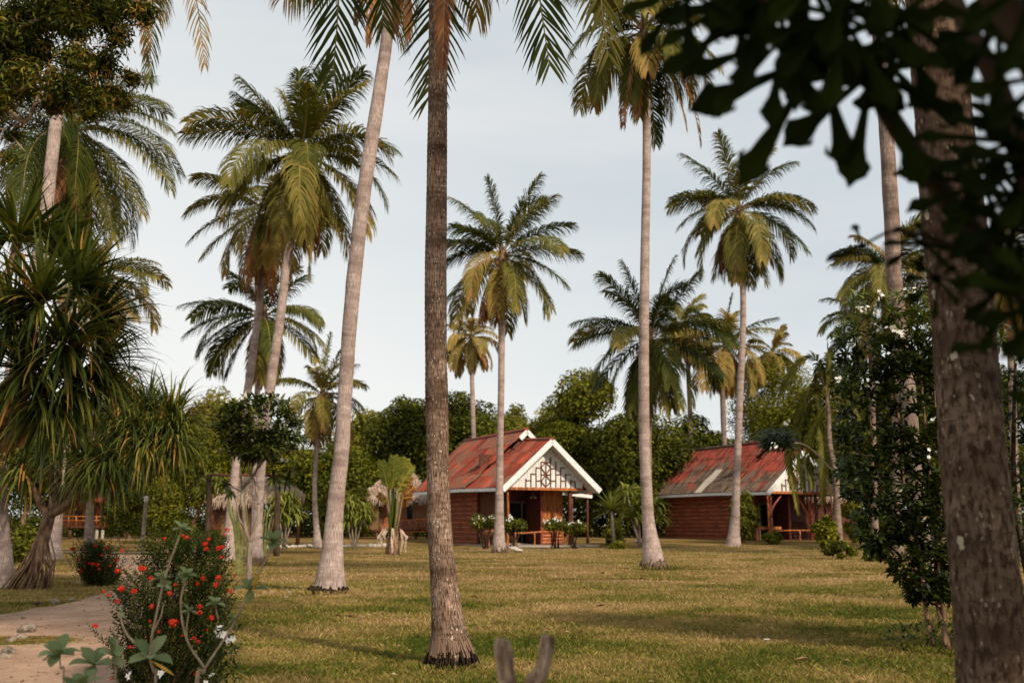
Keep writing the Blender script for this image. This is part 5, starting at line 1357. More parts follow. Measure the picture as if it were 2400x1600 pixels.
def porch_bush(label, cx, y0, y1, wpx, d, seed, planter=True):
    """white flowered shrub (2400 frame pixels)"""
    r = np.random.default_rng(seed); root = thing('white_flowered_bush', label, 'bush', GD(cx / K, d), 0, 'white flowered porch bushes')
    qb = QB(); mm = mpp(1230, d) / K; c0 = W(cx, (y0 + y1) / 2, d); cs, rs = [], []
    for i in range(16):
        x = r.uniform(-1, 1); cs.append([c0.x + x * wpx / 2 * mm * .85, d + r.uniform(-.5, .5), c0.z + r.uniform(-1, 1) * (y1 - y0) / 2 * mm * (.8 - .4 * abs(x)) - abs(x) * .15]); rs.append(r.uniform(.22, .36))
    crown_cloud(qb, cs, rs, 3200, .13, r, .1); qb.build('leaves', M['tree_dark'], root)
    for i in range(15):
        k = r.integers(len(cs)); p = np.array(cs[k]) + np.array([r.uniform(-.25, .25), -rs[k] * .8, rs[k] * r.uniform(.2, .9)])
        white_flowers(root, p, 3, .06, r)
    m = MB()
    for i in range(7):
        c = Vector(cs[i]); g0 = GD(cx / K, d); m.tube([g0 + Vector((r.uniform(-.25, .25), 0, -.05)), (g0 + c) / 2, c], [.035, .028, .015], 5, wob=.2)
    m.build('stems', M['bark_dark'], root, True)
    return root
porch_bush('white flowered bush behind the root balled palm, left of the cottage door', 1135, 1195, 1236, 62, 57.0, 801)
porch_bush('white flowered bush right of the root balled palm before the dark doorway', 1203, 1210, 1240, 48, 57.0, 802)
porch_bush('white flowered bush before the lit timber wall of the near cottage porch', 1300, 1217, 1238, 42, 58.0, 803)
porch_bush('white flowered bush at the right end of the near cottage railing', 1345, 1218, 1244, 50, 56.5, 804)

# ------------------------------------------------------------------ dark lobed leaves hanging in at the top right
def lobed_leaf(c, ax, nor, Rr, lobes, r, root, droop=.1):
    """palmately cut leaf: narrow necks widening to three-pointed tips"""
    ax = nrm(np.array(ax, float)); nor = np.array(nor, float); nor = nrm(nor - (nor @ ax) * ax); sd = np.cross(nor, ax)
    m = MB(); c = np.array(c)
    prof = [(0, .035), (.15, .026), (.35, .031), (.52, .042), (.66, .058), (.76, .088), (.84, .108), (.90, .092), (.945, .045), (1.0, .006)]
    for i in range(lobes):
        a = math.radians(-150 + 300 * (i + .5) / lobes) + r.uniform(-.06, .06); ln = Rr * (1.0 - .35 * abs(a) / 2.6) * r.uniform(.9, 1.08)
        d = ax * math.cos(a) + sd * math.sin(a); s = np.cross(nor, d); vs = []
        for t, w in prof:
            p = c + d * ln * t - nor * Rr * droop * t * t; ww = w * Rr * (1.0 if t < .6 else r.uniform(.85, 1.15))
            vs += [p - s * ww + nor * .006, p - nor * .004, p + s * ww + nor * .006]
        fs = [(3 * j + e, 3 * j + e + 1, 3 * j + 4 + e, 3 * j + 3 + e) for j in range(len(prof) - 1) for e in (0, 1)]
        m.add(vs, fs, r.random())
        # side teeth near the tip
        for s2 in (-1, 1):
            p = c + d * ln * .80 - nor * Rr * droop * .64; q = p + s * s2 * Rr * .12
            m.add([p + s * s2 * .1 * Rr - d * .05 * Rr, q + d * Rr * .01 + s * s2 * Rr * .015, p + s * s2 * .1 * Rr + d * .07 * Rr], [(0, 1, 2)], .5)
    vs = [c + (ax * math.cos(math.radians(k * 30)) + sd * math.sin(math.radians(k * 30))) * Rr * .12 for k in range(12)]
    m.add(vs, [tuple(range(12))], .4)
    return m.build('leaf', M['leaf_shaded'], root)

def dark_tree():
    r = random.Random(3); rn = np.random.default_rng(13)
    root = thing('lobed_leaf_tree', 'shadowed branches with big deeply lobed leaves hanging into the top right corner', 'tree', (2.9, .6, 0))
    m = MB()
    def br(pts, r0, r1):
        pp = [P(x, y, d) for x, y, d in pts]; m.tube(pp, list(np.linspace(r0, r1, len(pp))), 8, sub=4, wob=.25); twig_pts.extend(smooth(pp, [0] * len(pp), 6)[0])
    twig_pts = []
    hub = P(2700, 900, 1.7)
    m.tube([Vector((2.9, .6, -.1)), Vector((2.75, .8, .9)), hub], [.07, .055, .035], 12, sub=5, wob=.3)
    br([(2700, 900, 1.7), (2420, 720, 1.9), (2290, 610, 2.0), (2150, 420, 2.0), (2040, 260, 1.9), (1990, 150, 1.85)], .035, .016)
    br([(2420, 720, 1.9), (2360, 420, 1.8), (2290, 200, 1.7), (2220, 60, 1.7), (2170, -60, 1.7)], .024, .012)
    br([(2290, 610, 2.0), (2200, 570, 2.0), (2120, 540, 2.0)], .01, .006)
    br([(2700, 900, 1.7), (2500, 400, 1.6), (2300, 0, 1.5), (2100, -200, 1.5)], .04, .02)
    br([(2100, -200, 1.5), (1900, -60, 1.6), (1800, 20, 1.7)], .016, .008)
    m.build('branch', M['bark_dark'], root, True)
    L = [  # x, y, d, radius px, direction angle (deg, 0=right, 90=up), lobes
        (1880, 130, 1.8, 325, -118, 7), (1745, 30, 1.75, 270, -150, 7), (1860, -40, 1.7, 280, -100, 9), (2000, 170, 1.85, 305, -85, 8), (2020, 130, 1.9, 230, 15, 6), (1640, -60, 1.8, 190, -160, 9),
        (2290, 60, 1.6, 240, -60, 9), (2330, 330, 1.7, 230, 200, 9), (2260, 430, 1.9, 210, 195, 9), (2350, 470, 1.8, 210, -110, 9), 
        (2120, 560, 2.0, 105, -150, 7), (2150, 640, 2.0, 95, -95, 7), (2345, 790, 1.9, 150, 178, 3), (2400, 180, 1.5, 230, 190, 9), (1980, 565, 2.05, 90, -160, 3), 
        (2390, 560, 1.7, 190, 170, 9), (2370, -40, 1.45, 250, -110, 9), (1960, -110, 1.6, 260, -110, 9), (2410, 960, 1.9, 130, 150, 5), (2400, 380, 1.6, 220, 200, 9), (2420, 700, 1.6, 200, 160, 9)]
    L += [(1690, 10, 1.8, 230, -125, 9), (1800, 90, 1.75, 230, -135, 9), (1580, -20, 1.7, 190, -130, 7), (1930, 40, 1.65, 250, -70, 9), (2060, 40, 1.8, 220, -100, 9), (1760, -110, 1.7, 260, -95, 9)]
    L += [(2300 + r.uniform(0, 190), r.uniform(-60, 760), r.uniform(1.6, 2.0), r.uniform(130, 210), r.uniform(-200, -60), 9) for i in range(7)]
    for x, y, d, rp, ang, n in L:
        a = math.radians(ang); ax = (math.cos(a), r.uniform(-.25, .25), math.sin(a)); nor = (r.uniform(-.3, .3), -1, r.uniform(.1, .6))
        c = P(x, y, d); tp = min(twig_pts, key=lambda q: (q - c).length); st = MB(); st.tube([tp, (tp + c) / 2 + Vector((0, 0, .02)), c], [.005, .0035, .003], 6, sub=4); st.build('leaf_stalk', M['bark_dark'], root, True)
        lobed_leaf(c, ax, nor, rp * mpp(y, d), n, r, root)
    # unseen leaf mass over and behind the camera, added to shade the foreground
    qb = QB(); cs, rs = [], []
    for i in range(60):
        x, y, z = rn.uniform(2.0, 8.5), rn.uniform(-5.5, .4), rn.uniform(2.2, 6.2)
        if y > -.6 and x < 3: y -= 2
        cs.append([x, y, z]); rs.append(rn.uniform(.5, 1.0))
    for i in range(14):
        cs.append([rn.uniform(2.6, 4.6), rn.uniform(-.6, 1.0), rn.uniform(1.0, 5.0)]); rs.append(rn.uniform(.3, .55))
    for i in range(22):
        cs.append([rn.uniform(3, 9), rn.uniform(-6, -1.5), rn.uniform(6, 9)]); rs.append(rn.uniform(.4, .8))
    crown_cloud(qb, cs, rs, 13000, .26, rn, 0, lw=.7)
    qb.build('crown', M['leaf_shaded'], root)
dark_tree()
# ------------------------------------------------------------------ building materials
def mk_building_mats():
    m, nt, out = newmat('corrugated_red'); n = N(nt)
    uv = n('ShaderNodeUVMap').outputs[0]; a = n('ShaderNodeAttribute', attribute_name='rnd').outputs['Fac']
    st = n.noise(n.mapping(uv, (7, .9, 1)), 1.0, 4, .65); bl = n.noise(n.mapping(uv, (1.1, .8, 1)), 1.0, 3, .6)
    red = n.ramp(n.math('ADD', n.math('MULTIPLY', st, .6), n.math('MULTIPLY', a, .4)), [(.3, (.17, .028, .016)), (.48, (.42, .065, .03)), (.66, (.62, .13, .055))])
    lich = n.ramp(n.math('ADD', n.math('MULTIPLY', bl, .55), n.math('ADD', n.math('MULTIPLY', st, .35), n.math('MULTIPLY', a, .22))), [(.52, (0, 0, 0)), (.60, (1, 1, 1))])
    c = n.mix(n.math('MULTIPLY', lich, .85), red, (.16, .095, .065))
    sep = n('ShaderNodeSeparateXYZ', inp={'Vector': uv})
    tr = n.math('FRACT', n.math('MULTIPLY', sep.outputs['X'], 1 / .30)); gr = n.ramp(tr, [(.0, (1, 1, 1)), (.25, (0, 0, 0)), (.75, (0, 0, 0)), (1, (1, 1, 1))])
    c = n.mix(n.math('MULTIPLY', gr, .7), c, (.05, .02, .014))
    c = n.mix(n.math('GREATER_THAN', a, 1.5), c, (.52, .48, .42))
    bsdf(nt, out, c, .7, .25, st, .2, .01); M['roof'] = m
    m, nt, out = newmat('corrugated_weathered'); n = N(nt)
    uv = n('ShaderNodeUVMap').outputs[0]; a = n('ShaderNodeAttribute', attribute_name='rnd').outputs['Fac']
    st = n.noise(n.mapping(uv, (7, .9, 1)), 1.0, 4, .65); bl = n.noise(n.mapping(uv, (.8, .7, 1)), 1.0, 3, .6)
    sep = n('ShaderNodeSeparateXYZ', inp={'Vector': uv})
    red = n.ramp(st, [(.38, (.085, .02, .014)), (.5, (.29, .045, .028)), (.66, (.42, .085, .05))])
    low = n.math('MULTIPLY', sep.outputs['Y'], .085)
    k = n.ramp(n.math('ADD', low, n.math('ADD', n.math('MULTIPLY', bl, .6), n.math('MULTIPLY', a, .24))), [(.60, (0, 0, 0)), (.72, (1, 1, 1))])
    c = n.mix(k, red, n.ramp(st, [(.38, (.06, .04, .026)), (.6, (.22, .155, .11))]))
    tr = n.math('FRACT', n.math('MULTIPLY', sep.outputs['X'], 1 / .30)); gr = n.ramp(tr, [(.0, (1, 1, 1)), (.25, (0, 0, 0)), (.75, (0, 0, 0)), (1, (1, 1, 1))])
    c = n.mix(n.math('MULTIPLY', gr, .8), c, (.03, .018, .012))
    c = n.mix(n.math('GREATER_THAN', a, 1.5), c, (.42, .37, .32))
    bsdf(nt, out, c, .75, .25, st, .2, .01); M['roof_old'] = m
    # painted board wall: rows of boards with pale worn joints
    m, nt, out = newmat('board_wall'); n = N(nt)
    uv = n('ShaderNodeUVMap').outputs[0]; sep = n('ShaderNodeSeparateXYZ', inp={'Vector': uv})
    row = n.math('FRACT', n.math('MULTIPLY', sep.outputs['Y'], 1 / .30)); z = n.noise(n.mapping(uv, (.9, 3, 1)), 1.0, 4, .6); wear = n.noise(n.mapping(uv, (1.1, 1.2, 1)), 1.0, 3, .7)
    base = n.ramp(z, [(.3, (.12, .024, .009)), (.7, (.30, .065, .020))])
    ln = n.math('LESS_THAN', row, .14)
    c = n.mix(n.math('MULTIPLY', ln, n.ramp(wear, [(.35, (.15, .15, .15)), (.65, (.9, .9, .9))])), base, (.60, .34, .22))
    ln2 = n.math('GREATER_THAN', row, .95); c = n.mix(ln2, c, (.035, .010, .006))
    bsdf(nt, out, c, .6, .3, row, .5, .01); M['boards'] = m
    m, nt, out = newmat('timber_orange'); n = N(nt)
    tc = n('ShaderNodeTexCoord').outputs['Object']; z = n.noise(n.mapping(tc, (1, 1, .25)), 7, 4, .6); k = n.noise(n.mapping(tc, (1, 1, .15)), 16, 2)
    c = n.mix(n.ramp(k, [(.36, (1, 1, 1)), (.5, (0, 0, 0))]), n.ramp(z, [(.3, (.26, .065, .014)), (.7, (.66, .22, .05))]), (.07, .02, .01))
    bsdf(nt, out, c, .45, .4, z, .3, .01); M['timber'] = m
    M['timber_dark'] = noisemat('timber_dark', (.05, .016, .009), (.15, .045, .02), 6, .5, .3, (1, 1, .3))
    M['timber_red'] = noisemat('timber_red', (.17, .03, .018), (.33, .07, .035), 6, .4, .4, (1, 1, .3))
    M['white'] = noisemat('white_paint', (.62, .61, .60), (.84, .84, .84), 5, .6, .3, (1, 1, 1), .1)
    M['offwhite'] = noisemat('weathered_white', (.42, .38, .33), (.7, .66, .6), 6, .7, .2)
    M['lattice'] = noisemat('lattice_brown', (.05, .016, .008), (.20, .07, .028), 8, .5)
    M['glass_dark'] = noisemat('dark_glass', (.006, .006, .007), (.012, .010, .010), 3, .12, .5)
    M['alu'] = noisemat('door_frame', (.16, .12, .08), (.24, .18, .12), 5, .4)
    M['concrete'] = noisemat('concrete', (.28, .24, .2), (.45, .4, .35), 8, .9)
    M['mat_wall'] = noisemat('woven_mat', (.13, .07, .035), (.25, .14, .07), 14, .8, .1, (1, 1, 4))
    M['lampglass'] = noisemat('lamp_shade_glass', (.5, .33, .2), (.6, .42, .28), 4, .3)
    m, nt, out = newmat('thatch'); n = N(nt)
    a = n('ShaderNodeAttribute', attribute_name='rnd').outputs['Fac']; pos = n('ShaderNodeNewGeometry').outputs['Position']
    z = n.noise(n.mapping(pos, (1, 1, 1)), 6, 4, .7); q = n.noise(n.mapping(pos, (1, 1, .3)), 22, 3, .7)
    c = n.ramp(n.math('ADD', n.math('MULTIPLY', z, .6), n.math('MULTIPLY', a, .35)), [(.3, (.22, .145, .10)), (.5, (.44, .32, .24)), (.75, (.66, .52, .42))])
    c = n.mix(n.ramp(q, [(.35, (.7, .7, .7)), (.55, (0, 0, 0))]), c, (.08, .05, .035))
    bsdf(nt, out, c, .95, .1, q, .8, .05); M['thatch'] = m
mk_building_mats()

class Frame:
    """t runs back along the ridge, s to the right across the gable"""
    def __init__(self, o, deg, z0):
        self.o = Vector((o[0], o[1], 0)); a = R(deg); self.A = Vector((-math.sin(a), math.cos(a), 0)); self.B = Vector((math.cos(a), math.sin(a), 0)); self.z0 = z0
    def p(self, t, s, z): return self.o + self.A * t + self.B * s + Vector((0, 0, self.z0 + z))
    def box(self, m, t0, t1, s0, s1, z0, z1, r=.5, mi=0):
        m.box(self.p((t0 + t1) / 2, (s0 + s1) / 2, (z0 + z1) / 2), self.A, self.B, (0, 0, 1), t1 - t0, s1 - s0, z1 - z0, r, mi)

def corrugated(F, t0, t1, s_r, z_r, s_e, z_e, seed, courses=4, pitch=.30, sheetw=.9, special=None, zr2=None, te0=None, te1=None, se1=None):
    """corrugated slope from ridge (s_r,z_r) to eave (s_e,z_e); te0/te1 move the eave ends"""
    r = random.Random(seed); m = MB()
    nt_ = max(8, int((t1 - t0) / (pitch / 6))); sl = Vector((s_e - s_r, z_e - z_r)); L = sl.length; nn = Vector((-sl.y, sl.x)) / L
    if nn.y < 0: nn = -nn
    te0 = t0 if te0 is None else te0; te1 = t1 if te1 is None else te1
    sheets = {}
    for c in range(courses):
        rows = 3; vs = []; uv = []; fs = []; rr = []
        for j in range(rows + 1):
            f = (c + j / rows) / courses * 1.0
            if j == rows: f = min(f + .012, 1.0)
            for i in range(nt_ + 1):
                u = i / nt_; t = (t0 + (te0 - t0) * f) * (1 - u) + (t1 + (te1 - t1) * f) * u
                h = .06 * math.cos(2 * math.pi * t / pitch) + .022 * (j / rows) + .012 * mnoise.noise(Vector((t * .6, f * 3, seed)))
                zz = z_r + (zr2 - z_r) * u if zr2 is not None else z_r
                s = s_r + (sl.x if se1 is None else (sl.x + (se1 - s_e) * (t - t0) / (t1 - t0))) * f + nn.x * h; z = zz + (z_e - zz) * f + nn.y * h
                vs.append(F.p(t, s, z)); uv.append((t, L * f))
        b = len(m.v); m.v += [tuple(v) for v in vs]; m.uv += uv; m.useuv = True
        for j in range(rows):
            for i in range(nt_):
                a = j * (nt_ + 1) + i; m.f.append((b + a, b + a + 1, b + a + nt_ + 2, b + a + nt_ + 1)); m.m.append(0)
                tm = t0 + (t1 - t0) * i / nt_; sh = int((tm - t0) / sheetw + c * .37); key = (c, sh)
                if key not in sheets: sheets[key] = r.random()
                v = sheets[key]
                if special:
                    for (cc, a0, a1) in special:
                        if cc == c and a0 <= tm <= a1: v = 2.0
                m.r.append(v)
    return m

def house(label, F, roofmat, Lt, tw, spec=None, seed=1, variant=1):
    root = thing('cottage', label, 'cottage', F.p(0, 0, 0), 0, 'red roofed cottages')
    RZ, EZ, SW = 7.36, 3.62, 3.87          # main ridge, eave, half width
    PZ, PE, PW = 6.46, 3.55, 3.25          # porch roof
    TG = 3.3
    corrugated(F, TG, Lt, 0, RZ, -SW, EZ, seed, 4, special=spec, te0=TG + .9).build('main_roof', M[roofmat], root)
    corrugated(F, TG, Lt, 0, RZ, SW, EZ, seed + 1, 4).build('main_roof', M[roofmat], root)
    corrugated(F, -.15, 5.2, 0, PZ, -PW, PE, seed + 2, 4, zr2=PZ + .36, se1=-SW).build('porch_roof', M[roofmat], root)
    corrugated(F, -.15, 4.9, 0, PZ, PW, PE, seed + 3, 3, zr2=PZ + .34).build('porch_roof', M[roofmat], root)
    m = MB()
    m.tube([F.p(TG - .1, 0, RZ + .03), F.p(Lt, 0, RZ + .03)], .11, 8, cap=True, wob=.1, sub=6); m.tube([F.p(-.2, 0, PZ + .04), F.p(4.0, 0, PZ + .30)], .10, 8, sub=4, wob=.1)
    m.build('ridge_cap', M[roofmat], root)
    # white barge boards, fascias and soffits
    m = MB()
    for s in (-1, 1):
        a = F.p(-.2, 0, PZ - .10); b = F.p(-.2, s * (PW + .12), PE - .19); m.bar(a, b, .05, .34, up=(0, 0, 1))
        k2 = 1.9 if s > 0 else .5
        a = F.p(TG - .08, 0, RZ - .12); b = F.p(TG - .08, s * k2, RZ - .12 - k2 * (RZ - EZ) / SW); m.bar(a, b, .05, .30)
        m.bar(F.p(Lt, 0, RZ - .12), F.p(Lt, s * SW, EZ - .14), .05, .26)
        # boarded underside of the porch roof
        n_ = Vector((0, 0, -.07))
        q = [F.p(-.16, 0.02 * s, PZ - .13), F.p(1.0, .02 * s, PZ - .13 + .05), F.p(1.0, s * PW, PE - .16), F.p(-.16, s * PW, PE - .16)]
        m.add(q + [v + Vector((0, 0, -.02)) for v in q], [(0, 1, 2, 3), (7, 6, 5, 4), (0, 4, 5, 1), (1, 5, 6, 2), (2, 6, 7, 3), (3, 7, 4, 0)])
    m.bar(F.p(-.15, -PW - .06, PE - .16), F.p(5.1, -SW - .06, EZ - .15), .05, .20); m.bar(F.p(5.1, -SW - .06, EZ - .15), F.p(Lt, -SW - .06, EZ - .14), .05, .20)
    m.bar(F.p(-.15, PW + .08, PE - .16), F.p(4.0, PW + .08, PE - .16), .05, .20); m.bar(F.p(4.0, SW + .06, EZ - .14), F.p(Lt, SW + .06, EZ - .14), .05, .22)
    m.build('barge_board', M['white'], root)
    # upper gable triangle
    m = MB(); k = (RZ - EZ) / SW
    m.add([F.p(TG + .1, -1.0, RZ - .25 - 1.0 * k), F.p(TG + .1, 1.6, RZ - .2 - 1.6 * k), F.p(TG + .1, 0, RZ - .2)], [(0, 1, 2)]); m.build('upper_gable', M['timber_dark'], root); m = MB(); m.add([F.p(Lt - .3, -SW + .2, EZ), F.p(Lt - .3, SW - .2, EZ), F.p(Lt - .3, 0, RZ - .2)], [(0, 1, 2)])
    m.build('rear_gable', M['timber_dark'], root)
    # lattice gable set back under the porch roof
    TP = .70; zb = 3.58; kk = (PZ - PE) / PW; hw = 2.62; zt = zb + 2.35
    m = MB(); nb = 27
    for i in range(nb):   # vertical white boards
        s0 = -hw + 2 * hw * i / nb; s1 = s0 + 2 * hw / nb - .012; sm = (s0 + s1) / 2
        z1 = min(zt, PZ - .16 - (abs(sm) + .05) * kk); F.box(m, TP + .02, TP + .05, s0, s1, zb, max(z1, zb + .05), r=(i * .37) % 1)
    panel = m.build('gable_panel', M['white'], root)
    m = MB(); q = .37; X0 = 4.5 * q / 1.0 - 1.5 * q
    sx = lambda px: (px - 1516) / 57.5 * .345; zy = lambda py: zb + .02 + (648 - py) / 184 * 1.02
    vert = [(1285, 555), (1343, 500), (1402, 435), (1460, 372), (1516, 335), (1572, 310), (1632, 360), (1690, 430), (1747, 490), (1808, 555), (1860, 585)]
    bar = lambda a, b: m.bar(F.p(TP - .01, sx(a[0]), zy(a[1])), F.p(TP - .01, sx(b[0]), zy(b[1])), .06, .05, up=-F.A)
    for x, y in vert: bar((x, y), (x, 648))
    for a, b, y in [(1285, 1343, 578), (1343, 1402, 505), (1402, 1460, 435), (1402, 1460, 578), (1460, 1572, 510), (1460, 1572, 372), (1572, 1632, 440), (1572, 1632, 578), (1632, 1690, 505), (1690, 1747, 430), (1690, 1747, 575), (1747, 1808, 505), (1808, 1860, 578)]: bar((a, y), (b, y))
    for a, b in [((1460, 430), (1516, 372)), ((1516, 372), (1572, 430)), ((1460, 430), (1516, 510)), ((1572, 430), (1516, 510)), ((1516, 510), (1460, 590)), ((1516, 510), (1572, 590)), ((1460, 590), (1516, 645)), ((1572, 590), (1516, 645))]: bar(a, b)
    m.build('lattice', M['lattice'], panel)
    m = MB(); F.box(m, TP - .06, TP + .08, -2.75, 2.6, zb - .17, zb - .002); m.build('tie_beam', M['timber'], root)
    # floor slab
    m = MB(); F.box(m, -.2, Lt - .8, -3.0, 3.2, -.15, .10); m.build('floor_slab', M['concrete'], root)
    # board walls: the long left wall
    def wall(t0, t1, s0, s1, z0, z1, mat, name='wall'):
        m = MB(); A0 = F.p(t0, s0, z0); B0 = F.p(t1, s1, z0); L = (B0 - A0).length; n_ = Vector((0, 0, 1)).cross((B0 - A0).normalized()) * .06
        vs = [A0 + n_, B0 + n_, B0 + n_ + Vector((0, 0, z1 - z0)), A0 + n_ + Vector((0, 0, z1 - z0)), A0 - n_, B0 - n_, B0 - n_ + Vector((0, 0, z1 - z0)), A0 - n_ + Vector((0, 0, z1 - z0))]
        uv = [(0, 0), (L, 0), (L, z1 - z0), (0, z1 - z0)] * 2
        m.add(vs, [(0, 1, 2, 3), (7, 6, 5, 4), (0, 4, 5, 1), (3, 2, 6, 7), (0, 3, 7, 4), (1, 5, 6, 2)], .5, 0, uv)
        return m.build(name, M[mat], root)
    wall(tw, Lt - .9, -2.72, -2.72, -.05, EZ + .9, 'boards'); wall(Lt - .9, Lt - .9, -2.66, 2.7, -.05, EZ + .9, 'boards'); wall(tw, Lt - .9, 2.76, 2.76, -.05, EZ + .9, 'boards')
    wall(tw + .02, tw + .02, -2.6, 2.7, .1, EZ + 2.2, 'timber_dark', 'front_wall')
    # sliding glass door
    tD = tw - .08
    m = MB(); F.box(m, tD, tD + .05, -.80, 1.62, .14, 2.72); door = m.build('door', M['glass_dark'], root)
    m = MB(); F.box(m, tD - .05, tD - .005, -.88, -.80, .1, 2.8); F.box(m, tD - .05, tD - .005, .36, .42, .15, 2.72); F.box(m, tD - .05, tD - .005, 1.62, 1.70, .1, 2.8); F.box(m, tD - .05, tD - .005, -.79, 1.61, 2.73, 2.80); m.build('frame', M['alu'], door)
    m = MB(); F.box(m, tD - .3, tD - .06, -.9, 1.3, .1, .16); m.build('door_step', M['offwhite'], root)
    # recessed side porch wall with vertical boards
    m = MB()
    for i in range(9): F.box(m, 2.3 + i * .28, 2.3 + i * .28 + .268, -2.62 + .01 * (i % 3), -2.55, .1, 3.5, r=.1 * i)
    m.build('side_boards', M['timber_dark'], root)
    # timber bathroom bay: vertical boards above, log slabs below
    m = MB(); s0, s1, ta, tb = .67, 2.24, 2.6, tw - .12
    for i in range(8):
        a = s0 + (s1 - s0) * i / 8; F.box(m, ta + .012 * (i % 2), ta + .07, a, a + (s1 - s0) / 8 - .012, 1.42, 3.42)
    m.build('bay_boards', M['timber' if variant == 1 else 'timber_dark'], root)
    m = MB(); F.box(m, ta + .08, tb, s0, s0 + .06, .12, 3.42); m.build('bay_side', M['timber_dark'], root)  # bay side in dark timber, its shade put into the colour
    m = MB(); F.box(m, ta + .08, tb, s1 - .06, s1, .12, 3.42); m.build('bay_side', M['timber_dark'], root)
    m = MB()
    for i in range(6):
        z = .22 + i * .21; m.tube([F.p(ta + .05, s0 - .02, z), F.p(ta + .05, s1 + .02, z)], .108, 8)
    m.build('bay_logs', M['timber' if variant == 1 else 'timber_dark'], root)
    # posts
    def post(t, s, z1, rad, mat='timber'):
        m = MB(); m.tube([F.p(t, s, -.1), F.p(t, s + .03, z1 * .5), F.p(t, s, z1)], [rad * 1.2, rad, rad * .95], 9, wob=.2, sub=5); return m.build('post', M[mat], root, True)
    post(.95, -2.5, 3.45, .075); post(.95, 1.80, 3.45, .13, 'timber_dark'); post(2.5, .60, 3.4, .09, 'timber_red'); post(3.9, -2.6, 3.5, .08, 'timber_dark')
    if variant == 1:
        m = MB(); m.tube([F.p(.9, .62, -.05), F.p(.9, .62, .45), F.p(.9, .62, .88)], [.19, .17, .16], 10, wob=.15, sub=3); m.build('red_stump', M['timber_red'], root, True)
        # rustic railing
        m = MB(); tr = .35
        m.tube([F.p(tr, -2.35, .83), F.p(tr, -1.6, .84), F.p(tr, -.6, .90), F.p(tr, .4, .93), F.p(tr, 1.5, .96), F.p(tr, 2.5, .90)], [.045, .06, .05, .055, .05, .04], 8, sub=5, wob=.3)
        for s in (-2.3, -1.0, .95, 1.25): m.tube([F.p(tr, s, -.05), F.p(tr, s + .03, .45), F.p(tr, s, .88)], [.06, .05, .05], 7, wob=.25, sub=4)
        m.tube([F.p(tr, 1.0, .35), F.p(tr, 1.45, .8)], .045, 6, wob=.3)
        m.build('railing', M['timber'], root, True)
        # lamps under the porch
        m = MB(); c = F.p(3.0, .3, 2.95)
        for s in (-.13, .13): m.tube([c + Vector((s, 0, .02)), c + Vector((s, 0, .1)), c + Vector((s * .6, 0, .16))], [.085, .07, .03], 8)
        m.tube([c + Vector((0, 0, .15)), c + Vector((0, 0, .5))], .012, 5); m.build('porch_lamp', M['lampglass'], root, True)
        # low canopy at the right rear
        m2 = corrugated(F, 4.4, 6.6, 3.0, 3.62, 5.4, 3.36, 44, 1); m2.build('canopy_roof', M['roof_old'], root)
        m = MB(); m.bar(F.p(4.36, 3.0, 3.40), F.p(4.36, 5.45, 3.18), .05, .22); m.bar(F.p(4.4, 5.45, 3.18), F.p(6.6, 5.45, 3.18), .05, .2); m.build('canopy_fascia', M['white'], root)
        for s in (4.0, 5.2):
            m = MB(); m.tube([F.p(4.6, s, -.1), F.p(4.6, s, 3.3)], .09, 8, wob=.1, sub=4); m.build('post', M['timber_dark'], root, True)
    else:
        # forked tree-trunk posts, braces and a plank bench with cushions
        for s, k in ((-2.3, 1), (1.3, -1)):
            m = MB(); b = F.p(.95, s, -.1); f = F.p(.95, s, 1.75)
            m.tube([b, F.p(.95, s + .05, .9), f], [.15, .13, .12], 9, wob=.2, sub=4); m.tube([f, F.p(.95, s - .15, 2.6), F.p(.95, s - .3, 3.45)], [.09, .08, .07], 7, wob=.15, sub=3)
            m.tube([f, F.p(.95, s + .25, 2.5), F.p(.95, s + 1.15, 3.42)], [.08, .07, .06], 7, wob=.15, sub=3); m.tube([f, F.p(.95, s + .05, 2.6), F.p(.95, s + .1, 3.45)], [.08, .07, .07], 7, sub=3)
            if k < 0: m.tube([f - Vector((0, 0, .2)), F.p(.95, s - .6, 2.4), F.p(.95, s - 1.1, 3.2)], [.07, .06, .05], 7, sub=3)
            m.build('forked_post', M['timber_red'], root, True)
        m = MB()
        m.tube([F.p(.4, -2.9, .78), F.p(.4, -1, .86), F.p(.4, 1.0, .84), F.p(.4, 2.4, .80)], .05, 8, sub=5, wob=.2)
        for s in (-.3, 1.05): m.tube([F.p(.35, s, -.1), F.p(.35, s, .84)], .075, 8, sub=3, wob=.2)
        m.build('railing', M['timber'], root, True)
        m = MB(); m.bar(F.p(1.4, -3.0, .95), F.p(1.4, -1.2, .95), .5, .06); F.box(m, 1.2, 1.6, -2.95, -2.35, .985, 1.12); F.box(m, 1.2, 1.6, -1.75, -1.2, .985, 1.12); m.build('porch_shelf', M['timber'], root)
    return root

H1 = Frame((2.4, 61.4), 26, 0)
house('near cottage with bright red corrugated roof and white lattice gable over a dark doorway', H1, 'roof', 13.5, 4.93, None, 5, 1)
o2 = W(1797, 1155, 70.0)
F2 = Frame((0, 0), 24.2, 0); ax = Vector((o2.x, 70.0, 0)) + F2.B * 3.3
H2 = Frame((ax.x, ax.y), 24.2, .08)
house('far cottage with weathered red and grey corrugated roof and one pale roof sheet', H2, 'roof_old', 14.8, 4.2, [(3, 6.3, 7.3), (2, 6.3, 7.3)], 15, 2)

